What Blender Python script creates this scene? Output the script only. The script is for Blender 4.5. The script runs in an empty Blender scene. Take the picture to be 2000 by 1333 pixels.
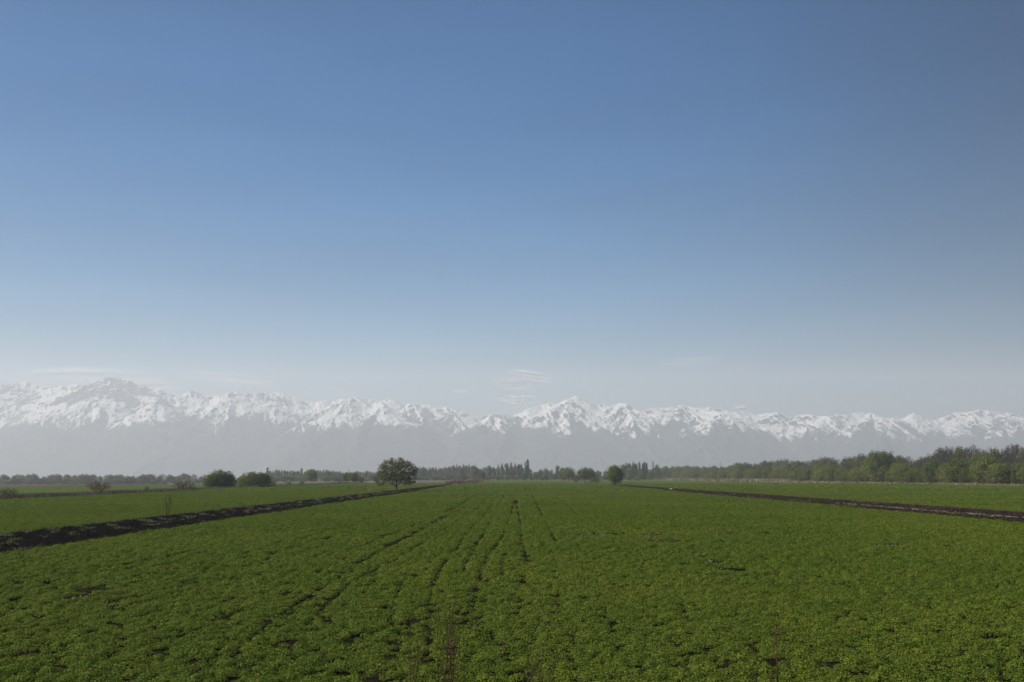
import bpy, math
import numpy as np
from math import radians, sin, cos, tan, pi

# ------------------------------------------------------------------ camera
SC = bpy.context.scene
COL = SC.collection
CAMZ = 4.5
PITCH = math.atan((932 - 666.5) / 1944.0)
cam_d = bpy.data.cameras.new('camera')
cam_d.lens = 35.0
cam_d.sensor_width = 36.0
cam_d.clip_start = 0.2
cam_d.clip_end = 120000
cam = bpy.data.objects.new('camera', cam_d)
COL.objects.link(cam)
cam.location = (0, 0, CAMZ)
cam.rotation_euler = (pi / 2 + PITCH, 0, 0)
SC.camera = cam

# ------------------------------------------------------------------ sky, sun, exposure
SUN_EL = 42.0
SUN_AZ = -92.0           # clockwise from +Y: to the left of the view, a touch behind
world = bpy.data.worlds.new('World')
SC.world = world
world.use_nodes = True
wn = world.node_tree
wn.nodes.clear()
w_out = wn.nodes.new('ShaderNodeOutputWorld')
w_bg = wn.nodes.new('ShaderNodeBackground')
w_sky = wn.nodes.new('ShaderNodeTexSky')
w_sky.sky_type = 'NISHITA'
w_sky.sun_disc = False
w_sky.sun_elevation = radians(SUN_EL)
w_sky.sun_rotation = radians(SUN_AZ)
w_sky.altitude = 600
w_sky.air_density = 1.0
w_sky.dust_density = 0.9
w_sky.ozone_density = 2.5
w_hsv = wn.nodes.new('ShaderNodeHueSaturation')
w_hsv.inputs['Saturation'].default_value = 1.22
w_bg.inputs['Strength'].default_value = 0.067
wn.links.new(w_sky.outputs[0], w_hsv.inputs['Color'])
# sky dimmed on both sides of the middle, most opposite the sun at -X
w_tc = wn.nodes.new('ShaderNodeTexCoord')
w_sep = wn.nodes.new('ShaderNodeSeparateXYZ')
wn.links.new(w_tc.outputs['Generated'], w_sep.inputs[0])
w_mr = wn.nodes.new('ShaderNodeMapRange')
w_mr.inputs['From Min'].default_value = -0.5
w_mr.inputs['From Max'].default_value = 0.5
wn.links.new(w_sep.outputs[0], w_mr.inputs['Value'])
w_side = wn.nodes.new('ShaderNodeValToRGB')
w_side.color_ramp.interpolation = 'B_SPLINE'
for p_, v_ in ((0.0, 0.82), (0.22, 0.92), (0.5, 1.04), (0.72, 0.88), (0.86, 0.66), (1.0, 0.46)):
    e_ = w_side.color_ramp.elements.new(p_) if p_ not in (0.0, 1.0) else w_side.color_ramp.elements[0 if p_ == 0.0 else -1]
    e_.color = (v_, v_, v_, 1)
wn.links.new(w_mr.outputs[0], w_side.inputs[0])
w_mul = wn.nodes.new('ShaderNodeVectorMath')
w_mul.operation = 'SCALE'
wn.links.new(w_hsv.outputs[0], w_mul.inputs[0])
wn.links.new(w_side.outputs[0], w_mul.inputs['Scale'])
w_map = wn.nodes.new('ShaderNodeMapping')
w_map.inputs['Scale'].default_value = (2.2, 2.2, 16)
wn.links.new(w_tc.outputs['Generated'], w_map.inputs[0])
w_noi = wn.nodes.new('ShaderNodeTexNoise')
w_noi.inputs['Scale'].default_value = 1.4
w_noi.inputs['Detail'].default_value = 6
wn.links.new(w_map.outputs[0], w_noi.inputs['Vector'])
w_nm = wn.nodes.new('ShaderNodeMapRange')
w_nm.inputs['From Min'].default_value = 0.3
w_nm.inputs['From Max'].default_value = 0.7
w_nm.inputs['To Min'].default_value = 0.95
w_nm.inputs['To Max'].default_value = 1.06
wn.links.new(w_noi.outputs[0], w_nm.inputs['Value'])
w_el = wn.nodes.new('ShaderNodeMapRange')
w_el.inputs['From Min'].default_value = 0.05
w_el.inputs['From Max'].default_value = 0.45
w_el.inputs['To Min'].default_value = 1.22
w_el.inputs['To Max'].default_value = 0.98
wn.links.new(w_sep.outputs[2], w_el.inputs['Value'])
w_mm = wn.nodes.new('ShaderNodeMath')
w_mm.operation = 'MULTIPLY'
wn.links.new(w_nm.outputs[0], w_mm.inputs[0])
wn.links.new(w_el.outputs[0], w_mm.inputs[1])
w_m2 = wn.nodes.new('ShaderNodeVectorMath')
w_m2.operation = 'SCALE'
wn.links.new(w_mul.outputs[0], w_m2.inputs[0])
wn.links.new(w_mm.outputs[0], w_m2.inputs['Scale'])
w_tint = wn.nodes.new('ShaderNodeVectorMath')
w_tint.operation = 'MULTIPLY'
w_tc2 = wn.nodes.new('ShaderNodeValToRGB')       # low sky milkier, high sky deeper
w_tc2.color_ramp.elements[0].position = 0.06
w_tc2.color_ramp.elements[0].color = (0.94, 0.99, 0.98, 1)
w_tc2.color_ramp.elements[1].position = 0.34
w_tc2.color_ramp.elements[1].color = (0.50, 0.93, 1.10, 1)
wn.links.new(w_sep.outputs[2], w_tc2.inputs[0])
wn.links.new(w_tc2.outputs[0], w_tint.inputs[1])
wn.links.new(w_m2.outputs[0], w_tint.inputs[0])
wn.links.new(w_tint.outputs[0], w_bg.inputs[0])
wn.links.new(w_bg.outputs[0], w_out.inputs[0])

sun_d = bpy.data.lights.new('sun', 'SUN')
sun_d.energy = 4.2
sun_d.angle = radians(0.5)
sun_d.color = (1.0, 0.94, 0.84)
sun = bpy.data.objects.new('sun', sun_d)
COL.objects.link(sun)
sun.rotation_euler = (radians(90 - SUN_EL), 0, radians(180 - SUN_AZ))
sun.location = (-60, 20, 60)

SC.view_settings.view_transform = 'Standard'
SC.view_settings.look = 'None'
SC.view_settings.exposure = 0.45
SC.view_settings.gamma = 1
SC.cycles.max_bounces = 5
SC.cycles.diffuse_bounces = 2
SC.cycles.glossy_bounces = 1
SC.cycles.transmission_bounces = 3
SC.cycles.transparent_max_bounces = 8
SC.cycles.volume_bounces = 1
SC.cycles.volume_max_steps = 128
SC.cycles.use_denoising = True
SC.cycles.denoising_prefilter = 'NONE'
SC.cycles.denoising_input_passes = 'RGB_ALBEDO_NORMAL'
SC.cycles.use_adaptive_sampling = False

# ------------------------------------------------------------------ helpers
F = 1944.0
FC = F / cos(PITCH)


def ground_pt(px, py):
    """the point of the flat ground that the photo shows at px, py"""
    a = (px - 1000) / F
    b = (666.5 - py) / F
    d = np.array([a, cos(PITCH) - b * sin(PITCH), sin(PITCH) + b * cos(PITCH)])
    t = -CAMZ / d[2]
    return d[0] * t, d[1] * t


def xat(px, Y):
    return (px - 1000) / FC * Y


def ytan(py):
    b = (666.5 - py) / F
    return (sin(PITCH) + b * cos(PITCH)) / (cos(PITCH) - b * sin(PITCH))


def sstep(a, b, x):
    t = np.clip((np.asarray(x, float) - a) / (b - a), 0, 1)
    return t * t * (3 - 2 * t)


def G(x, y):
    """height of the terrain: flat, easing down towards the river flats on the far left"""
    x = np.asarray(x, float)
    y = np.asarray(y, float)
    s = x / np.maximum(y, 300.0) * FC + 1000
    amt = np.interp(s, [-2000, 300, 520, 740, 860], [6.4, 6.2, 2.4, 1.5, 0.0])
    und = 0.25 * np.sin(x * 0.021 + 1.3) * np.sin(y * 0.013 + 0.4) * sstep(30, 120, y)
    return und * 0.35 - amt * sstep(560, 1350, y)


def perm_table(seed):
    r = np.random.RandomState(seed)
    p = r.permutation(512)
    ang = r.rand(512) * 2 * pi
    return p, np.cos(ang), np.sin(ang)


def perlin(x, y, seed=0):
    p, gx, gy = perm_table(seed)
    xi = np.floor(x).astype(np.int64)
    yi = np.floor(y).astype(np.int64)
    xf = x - xi
    yf = y - yi
    u = xf * xf * xf * (xf * (xf * 6 - 15) + 10)
    v = yf * yf * yf * (yf * (yf * 6 - 15) + 10)

    def g(ix, iy, dx, dy):
        k = p[(p[ix & 511] + iy) & 511]
        return gx[k] * dx + gy[k] * dy
    a = g(xi, yi, xf, yf)
    b = g(xi + 1, yi, xf - 1, yf)
    c = g(xi, yi + 1, xf, yf - 1)
    d = g(xi + 1, yi + 1, xf - 1, yf - 1)
    return (a + u * (b - a) + v * (c - a) + u * v * (a - b - c + d)) * 1.45


def fbm(x, y, octv=5, seed=0, gain=0.5):
    s = 0
    amp = 1
    f = 1
    for i in range(octv):
        s = s + amp * perlin(x * f, y * f, seed + i * 7)
        amp *= gain
        f *= 2.03
    return s


def ridged(x, y, octv=7, seed=0, gain=0.5):
    s = 0
    amp = 0.5
    f = 1
    w = 1
    for i in range(octv):
        n = 1 - np.abs(perlin(x * f, y * f, seed + i * 11))
        n = n * n
        n = n * w
        w = np.clip(n * 1.7, 0, 1)
        s = s + n * amp
        amp *= gain
        f *= 2.07
    return s


def np_mesh(name, V, faces, mats=None, smooth=False, mat_idx=None):
    """faces: list of integer arrays (n,k)"""
    me = bpy.data.meshes.new(name)
    V = np.asarray(V, np.float32)
    me.vertices.add(len(V))
    me.vertices.foreach_set('co', V.ravel())
    faces = [np.asarray(f, np.int32) for f in faces if len(f)]
    nl = sum(f.size for f in faces)
    nf = sum(len(f) for f in faces)
    me.loops.add(nl)
    me.polygons.add(nf)
    me.loops.foreach_set('vertex_index', np.concatenate([f.ravel() for f in faces]))
    tot = np.concatenate([np.full(len(f), f.shape[1], np.int32) for f in faces])
    st = np.concatenate([[0], np.cumsum(tot)[:-1]]).astype(np.int32)
    me.polygons.foreach_set('loop_start', st)
    if smooth:
        me.polygons.foreach_set('use_smooth', np.ones(nf, bool))
    if mat_idx is not None:
        me.polygons.foreach_set('material_index', np.asarray(mat_idx, np.int32))
    me.update(calc_edges=True)
    for m in (mats or []):
        me.materials.append(m)
    return me


def link(name, me, parent=None, loc=(0, 0, 0), rz=0, sc=None):
    o = bpy.data.objects.new(name, me)
    COL.objects.link(o)
    o.location = loc
    o.rotation_euler = (0, 0, rz)
    if sc is not None:
        o.scale = sc
    if parent is not None:
        o.parent = parent
    return o


def tag(o, label=None, cat=None, group=None, kind=None):
    if label:
        o['label'] = label
    if cat:
        o['category'] = cat
    if group:
        o['group'] = group
    if kind:
        o['kind'] = kind
    return o


def grid_mesh(name, xs, ys, zf, mat, smooth=True):
    X, Y = np.meshgrid(xs, ys)
    Z = zf(X, Y)
    V = np.stack([X, Y, Z], -1).reshape(-1, 3)
    nx = len(xs)
    ny = len(ys)
    i = (np.arange(ny - 1)[:, None] * nx + np.arange(nx - 1)[None]).ravel()
    Fc = np.stack([i, i + 1, i + 1 + nx, i + nx], 1)
    return np_mesh(name, V, [Fc], [mat], smooth)


# ------------------------------------------------------------------ materials
def new_mat(name):
    m = bpy.data.materials.new(name)
    m.use_nodes = True
    nt = m.node_tree
    nt.nodes.clear()
    out = nt.nodes.new('ShaderNodeOutputMaterial')
    return m, nt, out


def node(nt, typ, **kw):
    n = nt.nodes.new(typ)
    for k, v in kw.items():
        if k in n.inputs:
            n.inputs[k].default_value = v
        else:
            setattr(n, k, v)
    return n


def noise(nt, vec, scale, detail=4.0, rough=0.55):
    n = node(nt, 'ShaderNodeTexNoise', Scale=scale, Detail=detail, Roughness=rough)
    if vec is not None:
        nt.links.new(vec, n.inputs['Vector'])
    return n.outputs[0]


def ramp(nt, fac, stops):
    r = nt.nodes.new('ShaderNodeValToRGB')
    el = r.color_ramp.elements
    while len(el) < len(stops):
        el.new(0.5)
    for e, (p, c) in zip(el, stops):
        e.position = p
        e.color = (*c, 1) if len(c) == 3 else c
    nt.links.new(fac, r.inputs[0])
    return r.outputs[0]


def mixc(nt, fac, a, b, blend='MIX'):
    m = nt.nodes.new('ShaderNodeMix')
    m.data_type = 'RGBA'
    m.blend_type = blend
    for s, v in ((m.inputs[0], fac), (m.inputs[6], a), (m.inputs[7], b)):
        if hasattr(v, 'is_linked'):
            nt.links.new(v, s)
        elif isinstance(v, (int, float)):
            s.default_value = v
        else:
            s.default_value = (*v, 1)
    return m.outputs[2]


def geopos(nt):
    return nt.nodes.new('ShaderNodeNewGeometry').outputs['Position']


def mapv(nt, vec, scale):
    m = nt.nodes.new('ShaderNodeMapping')
    m.inputs['Scale'].default_value = scale
    nt.links.new(vec, m.inputs[0])
    return m.outputs[0]


def leaf_mat(name, dark, light, trans=0.35, pos_scale=0.25, vary=0.25, warm=None):
    m, nt, out = new_mat(name)
    oi = nt.nodes.new('ShaderNodeObjectInfo')
    p = geopos(nt)
    n1 = noise(nt, p, pos_scale, 3)
    n2 = noise(nt, p, pos_scale * 14, 2)
    f = ramp(nt, n1, [(0.36, dark), (0.64, light)])
    c = mixc(nt, 0.35, f, ramp(nt, n2, [(0.35, dark), (0.65, warm or light)]))
    hs = node(nt, 'ShaderNodeHueSaturation')
    mp = node(nt, 'ShaderNodeMapRange')
    mp.inputs['To Min'].default_value = 1 - vary
    mp.inputs['To Max'].default_value = 1 + vary
    nt.links.new(oi.outputs['Random'], mp.inputs['Value'])
    nt.links.new(mp.outputs[0], hs.inputs['Value'])
    mh = node(nt, 'ShaderNodeMapRange')
    mh.inputs['To Min'].default_value = 0.5 + 0.02
    mh.inputs['To Max'].default_value = 0.5 - 0.015
    nt.links.new(oi.outputs['Random'], mh.inputs['Value'])
    nt.links.new(mh.outputs[0], hs.inputs['Hue'])
    nt.links.new(c, hs.inputs['Color'])
    c = hs.outputs[0]
    b = node(nt, 'ShaderNodeBsdfPrincipled', Roughness=0.75)
    b.inputs['Specular IOR Level'].default_value = 0.08
    nt.links.new(c, b.inputs['Base Color'])
    if trans > 0:
        t = nt.nodes.new('ShaderNodeBsdfTranslucent')
        nt.links.new(mixc(nt, 0.5, c, (0.16, 0.2, 0.03)), t.inputs[0])
        ms = nt.nodes.new('ShaderNodeMixShader')
        ms.inputs[0].default_value = trans
        nt.links.new(b.outputs[0], ms.inputs[1])
        nt.links.new(t.outputs[0], ms.inputs[2])
        nt.links.new(ms.outputs[0], out.inputs[0])
    else:
        nt.links.new(b.outputs[0], out.inputs[0])
    return m


def plain_mat(name, a, b_, scale=3.0, rough=0.9, bump=0.0, bscale=None, spec=0.0):
    m, nt, out = new_mat(name)
    p = geopos(nt)
    c = ramp(nt, noise(nt, p, scale, 5), [(0.35, a), (0.65, b_)])
    b = node(nt, 'ShaderNodeBsdfPrincipled', Roughness=rough)
    b.inputs['Specular IOR Level'].default_value = spec
    nt.links.new(c, b.inputs['Base Color'])
    if bump:
        bp = node(nt, 'ShaderNodeBump', Strength=1.0, Distance=bump)
        nt.links.new(noise(nt, p, bscale or scale * 3, 5), bp.inputs['Height'])
        nt.links.new(bp.outputs[0], b.inputs['Normal'])
    nt.links.new(b.outputs[0], out.inputs[0])
    return m


M_bark = plain_mat('bark', (0.035, 0.03, 0.027), (0.085, 0.07, 0.06), 2.5)
M_bark_pale = plain_mat('bark_pale', (0.10, 0.09, 0.085), (0.22, 0.19, 0.17), 2.0)
M_twig = plain_mat('twig', (0.045, 0.037, 0.034), (0.095, 0.075, 0.07), 0.4)
M_elm = leaf_mat('elm_leaf', (0.06, 0.078, 0.018), (0.125, 0.142, 0.030), 0.3, 0.35, 0.1)
M_green = leaf_mat('green_leaf', (0.072, 0.095, 0.022), (0.165, 0.185, 0.038), 0.3, 0.2)
M_yellow = leaf_mat('young_leaf', (0.105, 0.12, 0.022), (0.20, 0.205, 0.04), 0.32, 0.15)
M_dark = leaf_mat('dark_leaf', (0.03, 0.055, 0.022), (0.06, 0.095, 0.03), 0.22, 0.2)
M_grey = leaf_mat('grey_leaf', (0.11, 0.12, 0.07), (0.20, 0.205, 0.13), 0.2, 0.12)
M_rose = leaf_mat('catkin_leaf', (0.17, 0.135, 0.105), (0.27, 0.24, 0.17), 0.2, 0.12)
M_bud = leaf_mat('bud_leaf', (0.085, 0.072, 0.06), (0.13, 0.115, 0.09), 0.1, 0.12)
M_orange = leaf_mat('orange_leaf', (0.17, 0.085, 0.03), (0.30, 0.16, 0.05), 0.2, 0.5, 0.05)
M_red = leaf_mat('red_twig', (0.15, 0.085, 0.065), (0.24, 0.15, 0.11), 0.0, 0.12, 0.12)
M_reed = leaf_mat('reed', (0.16, 0.115, 0.075), (0.30, 0.21, 0.14), 0.0, 0.02, 0.0)
M_weed = leaf_mat('weed', (0.10, 0.08, 0.07), (0.20, 0.16, 0.12), 0.0, 0.03, 0.0, (0.14, 0.15, 0.07))
M_tuft = leaf_mat('tuft', (0.13, 0.13, 0.05), (0.30, 0.27, 0.12), 0.1, 0.3, 0.0)
M_stub = leaf_mat('stubble', (0.007, 0.006, 0.006), (0.022, 0.017, 0.015), 0.0, 0.3, 0.0)
M_brownstub = leaf_mat('brown_stubble', (0.022, 0.015, 0.011), (0.075, 0.052, 0.036), 0.0, 0.2, 0.0)
M_crop = leaf_mat('crop_leaf', (0.094, 0.140, 0.016), (0.150, 0.182, 0.022), 0.32, 0.035, 0.22)


def field_material(name, dark, light, bumpd=0.12, soil=(0.035, 0.028, 0.018), soil_shade_amt=0.5, near_soil=False):
    m, nt, out = new_mat(name)
    p = geopos(nt)
    big = noise(nt, p, 0.012, 4)
    rows = noise(nt, mapv(nt, p, (0.35, 0.012, 1)), 1.0, 4)
    c = ramp(nt, big, [(0.35, dark), (0.65, light)])
    c = mixc(nt, 0.4, c, ramp(nt, rows, [(0.35, dark), (0.65, light)]))
    sp = noise(nt, p, 1.1, 6, 0.7)
    c = mixc(nt, ramp(nt, sp, [(0.36, (soil_shade_amt,) * 3), (0.52, (0, 0, 0))]), c, soil)  # dark speckle: bare soil and leaf shade between plants, painted as one colour
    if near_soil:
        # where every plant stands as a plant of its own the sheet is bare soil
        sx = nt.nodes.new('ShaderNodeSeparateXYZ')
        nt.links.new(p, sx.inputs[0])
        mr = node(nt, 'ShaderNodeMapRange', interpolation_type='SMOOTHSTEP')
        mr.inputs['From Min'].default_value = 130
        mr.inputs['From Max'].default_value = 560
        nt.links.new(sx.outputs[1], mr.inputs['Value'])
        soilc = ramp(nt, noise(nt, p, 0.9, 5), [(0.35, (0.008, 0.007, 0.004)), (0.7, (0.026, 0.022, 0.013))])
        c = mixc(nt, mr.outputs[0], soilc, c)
    b = node(nt, 'ShaderNodeBsdfPrincipled', Roughness=0.95)
    b.inputs['Specular IOR Level'].default_value = 0.0
    nt.links.new(c, b.inputs['Base Color'])
    bp = node(nt, 'ShaderNodeBump', Strength=1.0, Distance=bumpd)
    nt.links.new(noise(nt, p, 1.6, 6, 0.7), bp.inputs['Height'])
    nt.links.new(bp.outputs[0], b.inputs['Normal'])
    nt.links.new(b.outputs[0], out.inputs[0])
    return m


M_field = field_material('crop_field', (0.050, 0.080, 0.012), (0.076, 0.108, 0.016), near_soil=True)
M_farfield = field_material('far_field', (0.055, 0.085, 0.02), (0.08, 0.11, 0.025), soil_shade_amt=0.25)
M_plain = plain_mat('plain', (0.075, 0.075, 0.045), (0.13, 0.105, 0.085), 0.01, bump=0.1, bscale=0.8)
M_plough = plain_mat('ploughed', (0.07, 0.052, 0.05), (0.12, 0.095, 0.09), 0.02, bump=0.1, bscale=0.7)
M_char = plain_mat('charred_soil', (0.004, 0.0038, 0.0036), (0.014, 0.012, 0.011), 1.3, bump=0.05, bscale=6, spec=0.0)
M_soil = plain_mat('brown_soil', (0.010, 0.008, 0.007), (0.040, 0.029, 0.022), 0.8, bump=0.06, bscale=5)
M_path = plain_mat('path_soil', (0.07, 0.055, 0.045), (0.17, 0.135, 0.11), 0.8, bump=0.02, bscale=6)

# ------------------------------------------------------------------ ground and fields
uu = np.linspace(-1, 1, 241)
gx = np.sinh(uu * 5.2) / math.sinh(5.2) * 9500
gy = np.concatenate([np.linspace(-400, 500, 60), np.geomspace(520, 16000, 150)])
o = link('ground', grid_mesh('ground', gx, gy, lambda X, Y: G(X, Y) - 0.12 - 0.0001 * np.maximum(Y - 300, 0).clip(0, 2000), M_plain))
tag(o, kind='structure')


def geom(a, b, n):
    return np.geomspace(a, b, n)


def field_sheet(name, x0, x1, y0, y1, mat, nx=40, ny=200, lift=0.0):
    ys = np.concatenate([np.linspace(y0, 20, 4)[:-1], geom(20, y1, ny)]) if y0 < 20 else geom(y0, y1, ny)
    me = grid_mesh(name, np.linspace(x0, x1, nx), ys, lambda X, Y: G(X, Y) + lift, mat)
    return tag(link(name, me), kind='structure')


field_sheet('field', -29.6, 49.4, -40, 1440, M_field)
field_sheet('field', -100.5, -38.2, -40, 640, M_field)
field_sheet('field', 61.8, 232, -40, 1440, M_field, nx=60)
# beyond the left verge: green strip, then ploughed land


def far_sheet(name, poly, mat, lift):
    # poly: list of (Y, x_left, x_right) rows
    rows = []
    Ys = np.geomspace(poly[0][0], poly[-1][0], 60)
    yl = [p[0] for p in poly]
    xl = np.interp(Ys, yl, [p[1] for p in poly])
    xr = np.interp(Ys, yl, [p[2] for p in poly])
    t = np.linspace(0, 1, 60)
    X = xl[:, None] + (xr - xl)[:, None] * t[None]
    Y = np.repeat(Ys[:, None], 60, 1)
    V = np.stack([X, Y, G(X, Y) + lift], -1).reshape(-1, 3)
    i = (np.arange(59)[:, None] * 60 + np.arange(59)[None]).ravel()
    me = np_mesh(name, V, [np.stack([i, i + 1, i + 61, i + 60], 1)], [mat], True)
    return tag(link(name, me), kind='structure')


far_sheet('field', [(90, -500, -108), (330, -520, -108), (420, -260, -108), (520, -190, -120), (600, -165, -150)], M_farfield, 0.0)
far_sheet('ploughed_field', [(300, -900, -430), (400, -900, -262), (520, -900, -205), (700, -900, -200), (1350, -1300, -330)], M_plough, -0.06)
far_sheet('field', [(560, -150, -106), (800, -190, -100), (930, -225, -90)], M_farfield, 0.04)

# rows and thin lines in the crop, traced on the ground
LINES = [
    [(700, 1073), (770, 1045), (829, 1022), (854, 1010), (896, 987), (930, 968), (958, 953)],
    [(451, 1295), (490, 1253), (525, 1221), (577, 1186), (647, 1141), (700, 1106), (742, 1078), (770, 1062), (833, 1032), (875, 1004), (910, 983), (945, 965)],
    [(833, 1057), (882, 1029), (924, 1003), (948, 983), (965, 965), (980, 952)],
    [(835, 1300), (838, 1240), (840, 1197), (843, 1162), (854, 1127), (875, 1092), (896, 1071), (913, 1043), (941, 1015), (962, 987), (975, 965)],
    [(962, 1081), (980, 1057), (989, 1036), (997, 1011), (1003, 983), (1003, 965)],
    [(983, 1130), (982, 1105), (984, 1088)],
    [(1018, 1148), (1032, 1116), (1029, 1088), (1020, 1067), (1017, 1022), (1011, 997), (1010, 975)],
    [(560, 1284), (577, 1253), (612, 1211), (647, 1176), (693, 1137), (770, 1100), (833, 1060)],
    [(364, 1207), (385, 1200), (448, 1179)],
    [(765, 1230), (772, 1180), (785, 1140)],
    [(1057, 1005), (1046, 985), (1040, 965)],
    [(0, 1150), (120, 1130), (260, 1105), (420, 1070)],
    [(560, 1065), (640, 1040), (720, 1018), (800, 996)],
    [(480, 1100), (560, 1078), (640, 1054), (700, 1036)],
    [(905, 1120), (925, 1080), (945, 1045), (962, 1015), (975, 990), (985, 965)],
    [(1085, 1060), (1070, 1030), (1055, 1000), (1044, 975)],
    [(600, 1150), (660, 1120), (720, 1092), (790, 1056), (850, 1025), (890, 1003), (930, 980)],
    [(925, 1240), (922, 1200), (928, 1160), (940, 1120), (955, 1085)],
    [(1130, 1010), (1105, 985), (1085, 967)],
    [(1180, 1002), (1215, 1020), (1260, 1042)],
    [(340, 1240), (420, 1215), (500, 1185), (560, 1160)],
    [(200, 1290), (300, 1262), (400, 1228)],
]
BARE = [  # bare or thin patches: px, py, half-width px, half-height px
    (1150, 1047, 45, 3), (1215, 1046, 40, 3), (1280, 1048, 40, 4), (1365, 1088, 14, 5), (1390, 1100, 16, 6),
    (1425, 1115, 30, 6), (1445, 1119, 22, 4), (1740, 1068, 45, 4), (1860, 1070, 28, 4), (1910, 1069, 12, 2),
    (1420, 1044, 30, 3), (1500, 1045, 18, 3), (190, 1155, 55, 7), (150, 1170, 40, 8), (240, 1175, 40, 7), (300, 1182, 30, 5),
    (1178, 1150, 7, 6), (960, 1250, 14, 6), (1545, 1134, 8, 4), (330, 1165, 30, 3), (1300, 1060, 60, 3), (610, 1010, 10, 2),
]
line_world = [np.array([ground_pt(*p) for p in L]) for L in LINES]
bare_world = []
for px, py, hw, hh in BARE:
    x, y = ground_pt(px, py)
    x2, _ = ground_pt(px + hw, py)
    _, y2 = ground_pt(px, py - hh)
    bare_world.append((x, y, abs(x2 - x), abs(y2 - y)))


def seg_dist(P, L):
    d = np.full(len(P), 1e9)
    for a, b in zip(L[:-1], L[1:]):
        ab = b - a
        t = np.clip(((P - a) @ ab) / (ab @ ab), 0, 1)
        q = a + t[:, None] * ab
        d = np.minimum(d, np.hypot(*(P - q).T))
    return d


def crop_keep(P, rs):
    """1 where the crop stands full, 0 where the soil shows"""
    k = np.ones(len(P))
    wob = perlin(P[:, 0] * 0.35, P[:, 1] * 0.35, 5)
    for i, L in enumerate(line_world):
        lo = L.min(0) - 1.5
        hi = L.max(0) + 1.5
        sel = np.where(((P > lo) & (P < hi)).all(1))[0]
        if len(sel) == 0:
            continue
        d = seg_dist(P[sel], L) + 0.10 * wob[sel]
        w = 0.06 + np.minimum(0.0018 * P[sel, 1], 0.38)
        br = 0.85 + 0.15 * sstep(-0.25, 0.15, perlin(P[sel, 0] * 0.05 + i * 9.1, P[sel, 1] * 0.09, 31))
        k[sel] = np.minimum(k[sel], 1 - br * (1 - sstep(w * 0.75, w * 1.35, d)))
    for x, y, a, b in bare_world:
        q = ((P[:, 0] - x) / a) ** 2 + ((P[:, 1] - y) / b) ** 2
        nn = perlin(P[:, 0] * 0.9, P[:, 1] * 0.6, 77)
        k = np.minimum(k, sstep(0.55, 1.15, q + 0.7 * nn))
    return k


def in_view(P, y, m=1.12, extra=6):
    return np.abs(P) < (1000 / FC) * m * y + extra


# ------------------------------------------------------------------ the crop: one mass of plants
def plant_mesh(seed, n, rad, hgt, leaf, mat):
    rs = np.random.RandomState(seed)
    a = rs.rand(n) * 2 * pi
    r = rad * np.sqrt(rs.rand(n))
    z = hgt * (0.25 + 0.75 * rs.rand(n)) * (1 - 0.55 * (r / rad) ** 2)
    C = np.stack([r * np.cos(a), r * np.sin(a), z], 1)
    out = np.stack([np.cos(a) * r / rad, np.sin(a) * r / rad, 0.9 + 0 * a], 1)
    N = out + rs.randn(n, 3) * 0.55
    return leaf_faces(C, N, leaf, rs, mat, 'alfalfa_leaves')


def leaf_faces(C, N, size, rs, mat, name, aspect=0.6):
    n = len(C)
    N = N / (np.linalg.norm(N, axis=1, keepdims=True) + 1e-9)
    R = rs.randn(n, 3)
    T = np.cross(N, R)
    T /= np.linalg.norm(T, axis=1, keepdims=True) + 1e-9
    B = np.cross(N, T)
    s = np.asarray(size) * (0.6 + 0.8 * rs.rand(n))
    s = s[:, None]
    q = np.stack([C - T * s, C - B * s * aspect, C + T * s, C + B * s * aspect], 1).reshape(-1, 3)
    Fc = np.arange(4 * n).reshape(-1, 4)
    return np_mesh(name, q, [Fc], [mat])


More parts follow.
